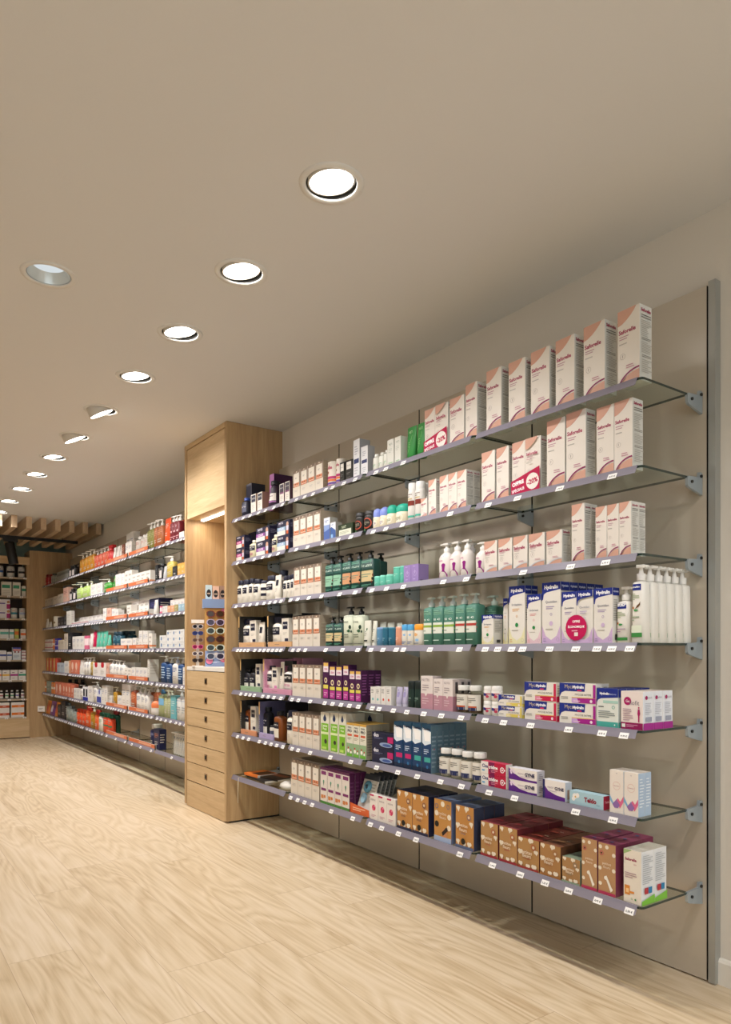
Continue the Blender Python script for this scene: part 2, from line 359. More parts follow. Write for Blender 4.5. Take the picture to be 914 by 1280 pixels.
# lamp positions: one row along the shelving, plus unseen downlights added for fill
ROWX = 1.285
LAMPS = []   # x, y, tilt (degrees), drop, style, label place
ys = [2.01+.683*k for k in range(11)]
names = ['nearest', 'second nearest', 'third', 'fourth', 'fifth', 'sixth', 'seventh', 'eighth', 'ninth', 'tenth', 'farthest']
tilts = [6, 8, 10, 9, 27, 25, 12, 10, 9, 9, 4]
for k, y in enumerate(ys): LAMPS.append((ROWX, y, tilts[k], 0 if k not in (4, 5) else .03, 'lit', k))
for y in (.45, -.4, -1.3): LAMPS.append((ROWX, y, 8, 0, 'lit', None))  # out of view, added to light the near end
LAMPS.append((.646, 3.164, 0, 0, 'dim', None))
for x in (-.9, -2.5):
    for y in (-.8, .9, 2.6, 4.3, 6.0, 7.7, 9.4): LAMPS.append((x, y, 0, 0, 'lit', None))  # unseen side rows added as fill light
HR = .088
bm = bmesh.new(); edges = []
vs = [bm.verts.new(p) for p in ((XL, YB, H), (XW, YB, H), (XW, YE, H), (XL, YE, H))]
for a in range(4): edges.append(bm.edges.new((vs[a], vs[(a+1) % 4])))
for L_ in LAMPS:
    c = [bm.verts.new((L_[0]+HR*math.cos(2*math.pi*k/32), L_[1]+HR*math.sin(2*math.pi*k/32), H)) for k in range(32)]
    for a in range(32): edges.append(bm.edges.new((c[a], c[(a+1) % 32])))
bmesh.ops.triangle_fill(bm, use_beauty=True, use_dissolve=False, edges=edges, normal=(0, 0, -1))
me = bpy.data.meshes.new('ceiling'); bm.to_mesh(me); bm.free(); me.materials.append(M_CEIL)
struct(place('ceiling', me), 'smooth beige ceiling with recessed lights')
M_TRIM = mat('#dedcd8', .7); M_CANIN = mat('#2b2926', .6); M_CANOUT = mat('#d2cdc5', .45)
def ring_mesh(name, r0, r1, z0, z1, m_, n=40):
    mb = MB(); vs = []
    for r, z in ((r1, z0), (r1*.985, z1), (r0*1.03, z1), (r0, z0)): vs.append([(r*math.cos(2*math.pi*k/n), r*math.sin(2*math.pi*k/n), z) for k in range(n)])
    mb.loops(vs+[vs[0]], m_, False, False); return mb.mesh(name)
TRIM = ring_mesh('trim_ring', .084, .108, 0, -.005, M_TRIM)
mb = MB(); n = 32
mb.lathe([(0, .0875, .0875), (.13, .0875, .0875)], M_CANIN, n=n, cap0=False); CAN = mb.mesh('recess')
mb = MB(); mb.lathe([(.075, .045, .045), (.06, .072, .072), (0, .0795, .0795), (-.001, .0735, .0735)], M_CANOUT, n=n, cap1=False); HEAD = mb.mesh('lamp_head')
mb = MB(); mb.lathe([(.004, .0735, .0735), (.003, .0725, .0725)], M_LAMP, n=n, cap0=False); LENS = mb.mesh('lens')
mb = MB(); mb.lathe([(.0, .083, .083), (.035, .07, .07), (.07, .05, .05)], mat('#d9dedd', .25, .3), n=n, cap0=False); REFL = mb.mesh('reflector')
mb = MB(); mb.lathe([(.04, .064, .064), (.041, .064, .064)], M_LAMP_DIM, n=n); LENSD = mb.mesh('lens')
mb = MB(); mb.box(-.086, -.006, -.004, -.07, .006, .004, '#e9e6e0'); CLIP = mb.mesh('pivot_clip')
for x, y, tilt, drop, style, k in LAMPS:
    t = empty('ceiling_downlight', (x, y, H))
    if style == 'dim': lab = 'round white downlight set apart, left of the main row, glowing faintly'
    elif k is None: lab = 'added fill downlight in the ceiling outside the view at x %.1f y %.1f' % (x, y)
    else: lab = '%s in the row of tilting round downlights above the shelving' % names[k] if k not in (3,) else 'fourth nearest round tilting downlight in the row above the shelving'
    if style == 'lit' and k is None: lab = 'unseen round downlight added for fill, behind or beside the viewer'
    tag(t, lab, 'ceiling light', 'recessed ceiling downlights')
    place('trim_ring', TRIM, t); place('recess', CAN, t)
    if style == 'dim': place('reflector', REFL, t); place('lens', LENSD, t); continue
    hd = place('lamp_head', HEAD, t, (0, 0, .004-drop)); a = math.radians(tilt); hd.rotation_euler = (0, -a, 0)
    ln = place('lens', LENS, hd, (0, 0, -.002))
    if tilt > 20: place('pivot_clip', CLIP, t, (.0, .0, -.004))
    sp = bpy.data.lights.new('lamp_light', 'SPOT'); sp.energy = SPOT_W*((1.0 if (k or 0) < 7 else 1.35) if x > 0 else .5); sp.color = SPOT_COL; sp.spot_size = math.radians(122 if x > 0 else 84); sp.spot_blend = .7; sp.shadow_soft_size = .06
    so = bpy.data.objects.new('lamp_light', sp); COL.objects.link(so); so.parent = hd; so.location = (0, 0, -.014)

# slatted baffle hung under the ceiling at the far end
for k in range(11):
    x = 2.389-.1545*k
    m = MB(); m.box(-.029, 0, -.135, .029, 1.55, 0, {'*': M_BEAM, 'F': M_BEAM})
    o = m.obj('ceiling_slat', loc=(x, 8.94, H-.001))
    tag(o, ('pale oak ceiling slat at the far end, %s from the shelving wall' % ['first', 'second', 'third', 'fourth', 'fifth', 'sixth', 'seventh', 'eighth', 'ninth', 'tenth', 'eleventh'][k]), 'ceiling slat', 'oak slats under the far ceiling')
# track and spotlight
t = empty('track_light', (1.3, 9.5, 2.51)); tag(t, 'black lighting track with a cylindrical spotlight hanging below the oak slats', 'track light')
m = MB(); m.box(-1.2, -.018, 0, .98, .018, .035, M_BLACK); m.obj('track_rail', t)
for x in (.8, -.3): m = MB(); m.tube([(x, 0, .035), (x, 0, .07)], .004, M_BLACK); m.obj('hanger', t)
m = MB(); m.box(.13, -.02, -.04, .29, .02, 0, M_BLACK); m.obj('track_adapter', t)
m = MB(); M4 = Matrix.Translation((.2, 0, -.06)) @ Matrix.Rotation(math.radians(-11), 4, 'Y'); m.lathe([(-.25, .055, .055), (.0, .055, .055), (.012, .045, .045)], M_BLACK, n=20, M=M4); sh_ = m.obj('spotlight_head', t)
m = MB(); m.tube([(.2, 0, -.065), (.2, 0, -.035)], .012, M_BLACK); m.obj('spotlight_stem', t)

# ------------------------------------------------------------------ back panels
def back_panel(y0, y1, top, lab):
    m = MB(); g = .004
    m.box(XP, y0+g, .006, XW-.001, y1-g, top, {'*': M_PANEL, 'F': M_DARKM, 'K': M_DARKM})
    tag(m.obj('back_panel'), lab, 'wall panel', 'greige laminate panels behind the shelves')
NB = [1.357, 2.155, 2.93, 3.70, 4.468]
for i, w in enumerate(('nearest', 'second nearest', 'third nearest', 'fourth, touching the oak cabinet,')): back_panel(NB[i], NB[i+1], 2.427, 'greige laminate back panel of the near shelving, %s' % w)
m = MB(); m.box(XP-.004, 1.328, .004, XW-.001, 1.353, 2.437, M_ALU)
tag(m.obj('end_profile'), 'upright aluminium edge profile closing the near end of the panels', 'metal profile')
FB = [5.23, 5.99, 6.75, 7.50, 8.27, 9.04, 9.76, 10.48]
for i in range(7): back_panel(FB[i], FB[i+1], 2.427, 'greige laminate back panel of far shelving, %s bay beyond the oak cabinet' % ['first', 'second', 'third', 'fourth', 'fifth', 'sixth', 'seventh'][i])

# ------------------------------------------------------------------ glass shelves
ROWZ = [None, 2.04, 1.755, 1.47, 1.18, .895, .61, .325]
ORD = ['zeroth', 'top', 'second', 'third', 'fourth', 'fifth', 'sixth', 'bottom']
XF = 2.07; XK = 2.335; TH = .008
mb = MB()   # bracket plate, origin at the panel face
pts = [(-.001, .022), (-.018, .024), (-.022, .006), (-.088, .002), (-.094, -.006), (-.092, -.03), (-.085, -.036), (-.001, -.055)]
mb.loops([[(x, -.005, z) for x, z in pts], [(x, .005, z) for x, z in pts]], M_METAL, smooth=False)
BR = mb.mesh('bracket'); mb = MB()
mb.lathe([(0, .0055, .0055), (.005, .0055, .0055)], M_DARKM, n=8, M=Matrix.Rotation(math.pi/2, 4, 'X'))
BOLT = mb.mesh('bolt')
PRICES = ['6,90 €', '14,90 €', '5,50 €', '12,90 €', '8,50 €', '21,90 €', '4,95 €', '9,90 €']
TAGS = []
for s in PRICES:
    mb = MB(); mb.box(-.017, 0, 0, .017, .0009, .021, '#f1efec')
    stamp(mb, [T('F', s, .5, .42, .74, '#262626', .02)], {'F': (.034, .021)}, lambda f, x, y, e: (x-.017, -e, y)); TAGS.append(mb.mesh('price_tag'))
mb = MB(); mb.box(-.019, 0, 0, .019, .0009, .021, '#f1efec'); stamp(mb, [R('F', .2, .3, .8, .55, '#555555')], {'F': (.038, .021)}, lambda f, x, y, e: (x-.019, -e, y)); TAGF = mb.mesh('price_tag')
def glass_shelf(row, y0, y1, tags, far, last, lab):
    """y0 near end, y1 far end; origin at the near front corner"""
    z = ROWZ[row]; L_ = y1-y0
    t = empty('glass_shelf', (XF, y0, z)); tag(t, lab, 'shelf', 'glass shelves of the %s wall unit' % ('far' if far else 'near'))
    D_ = XK-XF; c = .012; m = MB()
    pts = [(0, L_), (0, c), (c*.3, c*.3), (c, 0), (D_, 0), (D_, L_)]
    n = len(pts); vs = [(x, y, -TH) for x, y in pts]+[(x, y, 0) for x, y in pts]
    m.add(vs, [tuple(range(n))[::-1], tuple(range(n, 2*n))], M_GLASS); m.add(vs, [(k, (k+1) % n, n+(k+1) % n, n+k) for k in range(n)], M_GEDGE)
    m.obj('glass_panel', t)
    # price rail clipped over the front edge, leaning outwards
    m = MB(); a = .016; y_ = L_-.002; P = [(.004, .0002), (-.0005, .0), (-.0145, -.0265), (-.016, -.0258), (-.002, .0016), (.004, .0016)]
    m.loops([[(x, a, zz) for x, zz in P], [(x, y_, zz) for x, zz in P]], M_RAIL, smooth=False)
    r = m.obj('price_rail', t)
    for y in tags:
        q = place('price_tag', TAGF if far else TAGS[random.randrange(8)], r, (-.0192, y-y0, -.0285)); q.rotation_euler = (math.radians(-29), 0, -math.pi/2)
    for q, yy in enumerate((y0,) if not last else (y0, y1-.006)):
        b = place('shelf_bracket', BR, None, (XP-.0005, yy, z-.002)); tag(b, 'bracket under %s end of %s' % (('near', 'far')[q], lab.replace(' with lilac price rail', '').replace(' with price rail', '').replace('bay past the cabinet', 'bay')), 'bracket', 'brackets of the glass shelves')
        for x, zz in ((-.07, -.016), (-.012, .01)): place('bolt', BOLT, b, (x, -.005, zz))
# ------------------------------------------------------------------ goods: printed designs
MG = '#9b1550'; HB = '#1d2f86'; GR = '#8a8784'; LG = '#b9b4ad'
def d_saf(sub=MG, sq=False):
    top = .8 if not sq else .74
    return [PL('F', [(0, 1), (0, top)]+[(u, v) for u, v in ((.2, top+.015), (.42, top+.055), (.6, top+.1), (.75, top+.15), (.86, min(1, top+.2)))]+[(.88, 1)], '#d3a38f'),
            T('F', 'Saforelle', .44, top-.09, .78, '#a21c52', .03), *LN('F', .08, .62, top-.2, top-.14, 2, '#b88a98', 3), *LN('F', .08, .5, top-.27, top-.23, 1, LG, 5),
            RG('F', .24, .38, .12, '#a9a29b', .1), T('F', 'f', .24, .38, .05, '#8a7f7a', 0), *LN('F', .4, .92, .2, .26, 2, '#c48ba0', 7),
            PL('F', [(0, 0)]+arc(1.0, -.1, .98, .25, 172, 90, 10)+[(1, 0)], '#d3a38f'),
            PL('F', arc(1.0, -.1, 1.03, .29, 168, 90, 10)+arc(1.0, -.1, .97, .27, 90, 168, 10), '#8e1c5c' if not sq else '#c9cfdc'),
            T('R', 'Saforelle', .5, .93, .8, '#a21c52', .03), *LN('R', .1, .93, .82, .88, 2, '#77736f', 2), *LN('R', .08, .95, .58, .8, 9, '#b4b1ab', 4), *LN('R', .1, .93, .53, .57, 2, '#77736f', 6), *LN('R', .08, .95, .36, .51, 7, '#b4b1ab', 5), *LN('R', .1, .93, .3, .34, 2, '#77736f', 6), *LN('R', .08, .95, .1, .28, 7, '#b4b1ab', 8)]
def shift(ds, u0, u1):
    out = []
    for d in ds:
        if d[1] != 'F': out.append(d); continue
        s = u1-u0
        if d[0] == 'p': out.append(('p', 'F', [(u0+u*s, v) for u, v in d[2]], d[3]))
        elif d[0] in 'cr': out.append((d[0], 'F', u0+d[2]*s, d[3], d[4]*s)+tuple(d[5:]))
        else: out.append(('t', 'F', d[2], u0+d[3]*s, d[4], d[5]*s)+tuple(d[6:]))
    return out
def d_promo():
    D_ = d_saf(); return shift(D_, 0, .495)+shift([x for x in D_ if x[1] == 'F'], .505, 1)+[R('F', .497, 0, .503, 1, '#8d867c'),
        PL('F', [(0, 0), (1, 0), (1, .45), (0, .27)], '#b40f47'), T('F', 'OFFRE', .25, .22, .42, '#fff', .05, 8), T('F', 'SPÉCIALE', .25, .1, .44, '#fff', .03, 8),
        C('F', .76, .2, .22, '#efe9e2'), T('F', '-20%', .76, .2, .36, '#b40f47', .04, 8)]
def d_hyd(word, low, acc, sm=False):
    return [PL('F', [(0, 1), (0, .72), (.05, .72), (.1, .81), (.25, .84), (1, .88), (1, 1)], HB), T('F', 'Hydralin', .5, .915, .74, '#fff', .04),
        PL('F', [(0, 0), (1, 0), (1, .3), (.8, .13), (.5, .06), (.2, .13), (0, .3)], low), T('F', word, .5, .68, .62, '#4a4d70', 0), *LN('F', .22, .78, .56, .62, 2, acc, 3),
        RG('F', .5, .48, .06, acc, .3), C('F', .5, .33, .1, '#2f8a4a' if acc != '#a08cb8' else '#cdb6d6'), *LN('F', .2, .8, .22, .26, 1, LG, 3), RG('F', .86, .07, .08, '#9a8aa8'), *LN('F', .08, .3, .03, .1, 2, acc, 4),
        R('R', 0, .86, 1, 1, HB), T('R', 'Hydralin', .5, .93, .75, '#e9ecff', .03), *LN('R', .1, .9, .4, .8, 10, '#a9a59c', 3), R('R', .3, .06, .7, .16, '#4a4846')]
def d_twin():
    D_ = d_hyd('Quotidien', '#cdb0d6', '#a08cb8'); return shift(D_, 0, .495)+shift([x for x in D_ if x[1] == 'F'], .505, 1)+[R('F', .497, 0, .503, 1, '#8d867c'),
        C('F', .5, .3, .34, '#c20f56'), T('F', 'OFFRE', .5, .42, .24, '#fff', .03), T('F', 'ÉCONOMIQUE', .5, .32, .52, '#fff', .03), R('F', .44, .14, .56, .21, '#e7dcd6'), *LN('F', .36, .64, .22, .27, 1, '#e9b8c8', 3)]
def d_myco(c1, c2):
    return [PL('F', [(0, 1), (0, .3), (.06, .52), (.16, .6), (.7, .6), (.72, 1)], HB), T('F', 'Myco', .28, .8, .26, '#c9b98f', .0), T('F', 'Hydralin', .53, .8, .3, '#fff', .04), R('F', .5, .62, .62, .68, '#d83060'),
        T('F', 'MYCOSE INTIME', .66, .45, .44, '#55534f', 0), PL('F', [(.35, .04), (1, .04), (1, .3), (.35, .26)], c1), R('F', .35, .29, 1, .32, '#e6c25a'), C('F', .88, .15, .035, '#f0dfe6'), PL('F', [(.35, .04), (.55, .04), (.5, .27), (.35, .26)], c2),
        R('F', .93, .3, 1, .95, c1), *LN('F', .4, .7, .1, .18, 1, '#f3d3dc'), *LN('F', .05, .25, .2, .35, 2, GR, 2), R('R', 0, .0, 1, .3, c1), *LN('R', .1, .9, .4, .9, 4, '#a9a59c')]
def d_cream():
    return [R('F', .02, .42, .98, 1, '#7d6b5c'), R('F', .12, .44, .88, .9, '#e6dfd2'), PL('F', arc(.5, .9, .38, .075, 0, 180, 10), '#8f7b69'), C('F', .5, .95, .05, '#e9e0d0'), R('F', .12, .47, .88, .56, '#d98a63'), R('F', .12, .42, .88, .455, '#c9764f'),
        C('F', .38, .515, .06, '#7a4a2c'), C('F', .6, .515, .06, '#7a4a2c'), *LN('F', .34, .66, .7, .76, 2, GR, 3), *LN('F', .25, .8, .24, .32, 2, LG, 3), *LN('R', .1, .8, .2, .8, 6, '#b5a890')]
def d_phyto(acc='#c7c3ba', lo=.5):
    return [R('F', .16, lo, .84, lo+.3, '#181a2e'), T('F', 'PHYTO', .5, lo+.2, .5, '#e9e6de', .02), *LN('F', .3, .7, lo+.06, lo+.14, 1, '#a9a7ad'), *LN('F', .25, .75, .2, .36, 3, acc, 3)]
def d_phybox(acc='#2a2c44'):
    return [R('F', .15, .62, .85, .88, '#1c1e34'), T('F', 'PHYTO', .5, .76, .54, '#e9e6de', .02), *LN('F', .2, .8, .42, .52, 2, LG), R('F', .0, .0, 1, .1, acc), R('R', 0, 0, 1, .1, acc), R('F', .45, .2, .95, .3, acc)]
def d_dye(c, low='#ded8cf'):
    return [T('F', 'PHYTO', .3, .86, .36, '#eceaf2', .02), *LN('F', .12, .4, .68, .74, 1, '#8f8da6'), R('F', .0, .36, .66, .6, c), T('F', 'COLOR', .33, .48, .4, '#efe6ee', .02), R('F', .0, .06, .66, .36, low), C('F', .82, .72, .09, '#c49a80'), PL('F', [(.72, .62), (.92, .62), (.9, .3), (.74, .3)], '#cfcbd8'), R('F', .74, .08, .9, .3, '#c9602c'), *LN('R', .1, .9, .5, .8, 4, '#77748e')]
def blobs(c, ring, rows=((.1, .92), (.62, .96), (.92, .6), (.04, .52), (.14, .14), (.78, .12), (.5, .06))):
    out = []
    for i, (u, v) in enumerate(rows):
        u = min(max(u, .1), .9); v = min(max(v, .1), .93); r = .12 if i % 2 else .1; u = min(max(u, .135), .865); a = .35*(-1)**i
        out += [C('F', u-.4*r, v+.02, r*.62, '#e8dcc8'), C('F', u+.4*r, v+.02, r*.62, '#e8dcc8'), PL('F', [(u-r*.98, v+.02), (u+r*.98, v+.02), (u+a*.1, v-.085)], '#e8dcc8')]
    return out+[R('F', 0, 0, 1, .07, c), RG('F', .76, .76, .11, ring, .2), C('F', .76, .76, .05, '#e4d3be'), T('F', 'petites', .44, .53, .5, '#ecdcc6', .01), T('F', 'fleurs', .44, .44, .42, '#ecdcc6', .01), T('F', 'COTON', .44, .35, .28, ring, .02), R('T', 0, .47, 1, .49, '#2a2026'), R('T', .3, .6, .7, .8, ring)]
def d_test(c): return [R('F', 0, 0, 1, .6, '#123a66'), PL('F', [(0, .93), (0, .62), (.3, .56), (1, .62), (1, .86)], '#dfe9f2'), PL('F', [(.12, .9), (.3, .66), (.9, .66), (.96, .84)], '#fbfbfb'), T('F', 'Clearblue', .5, .91, .86, '#2a2440', .03), R('F', .25, .22, .95, .32, c), *LN('F', .2, .8, .38, .5, 3, '#cfe0f0'), R('F', 0, .0, 1, .1, '#0f2340'), C('F', .6, .12, .12, '#2e6fa3'), *LN('R', .1, .9, .1, .8, 8, '#8aa0b0'), C('R', .5, .5, .1, '#b04050')]
def d_plain(c='#9aa0b4', n=3, s=1): return [*LN('F', .15, .85, .55, .8, n, c, s), *LN('F', .2, .7, .2, .4, 2, '#c3bdb4', s+1), *LN('R', .1, .9, .3, .8, 4, '#c3bdb4', s+2)]
def d_band(c, v0=.3, v1=.55, t='#b0aaa2'): return [R('F', 0, v0, 1, v1, c), R('R', 0, v0, 1, v1, c), *LN('F', .15, .85, v1+.1, .9, 2, t)]
def d_sage(c): return [*LN('F', .2, .8, .78, .9, 3, '#8fc0a4', 2), T('F', 'BIO', .5, .66, .3, '#e5efe8', .02), R('F', .02, .3, .86, .58, '#dfe3d8'), R('F', .02, .46, .86, .52, c), *LN('F', .15, .7, .34, .42, 1, '#9aa79a'), C('F', .9, .52, .045, c), C('F', .93, .42, .05, c), C('F', .88, .33, .04, c), *LN('F', .25, .75, .1, .16, 1, '#bcd6c8')]
def d_gp(c): return [*LN('F', .2, .8, .84, .93, 2, '#79b59c', 2), T('F', 'Botania', .5, .76, .62, '#cfe6d8', .0, 0, .2), R('F', .08, .22, .92, .62, c), R('F', .08, .58, .92, .64, '#0f3b34'), *LN('F', .2, .75, .36, .5, 2, '#6f8f7c'), C('F', .85, .3, .08, '#182018'), C('F', .9, .42, .06, '#742a20'), C('F', .8, .2, .05, '#742a20'), *LN('F', .15, .8, .06, .14, 2, '#5d9f86')]
FL = '#b8b2a8'
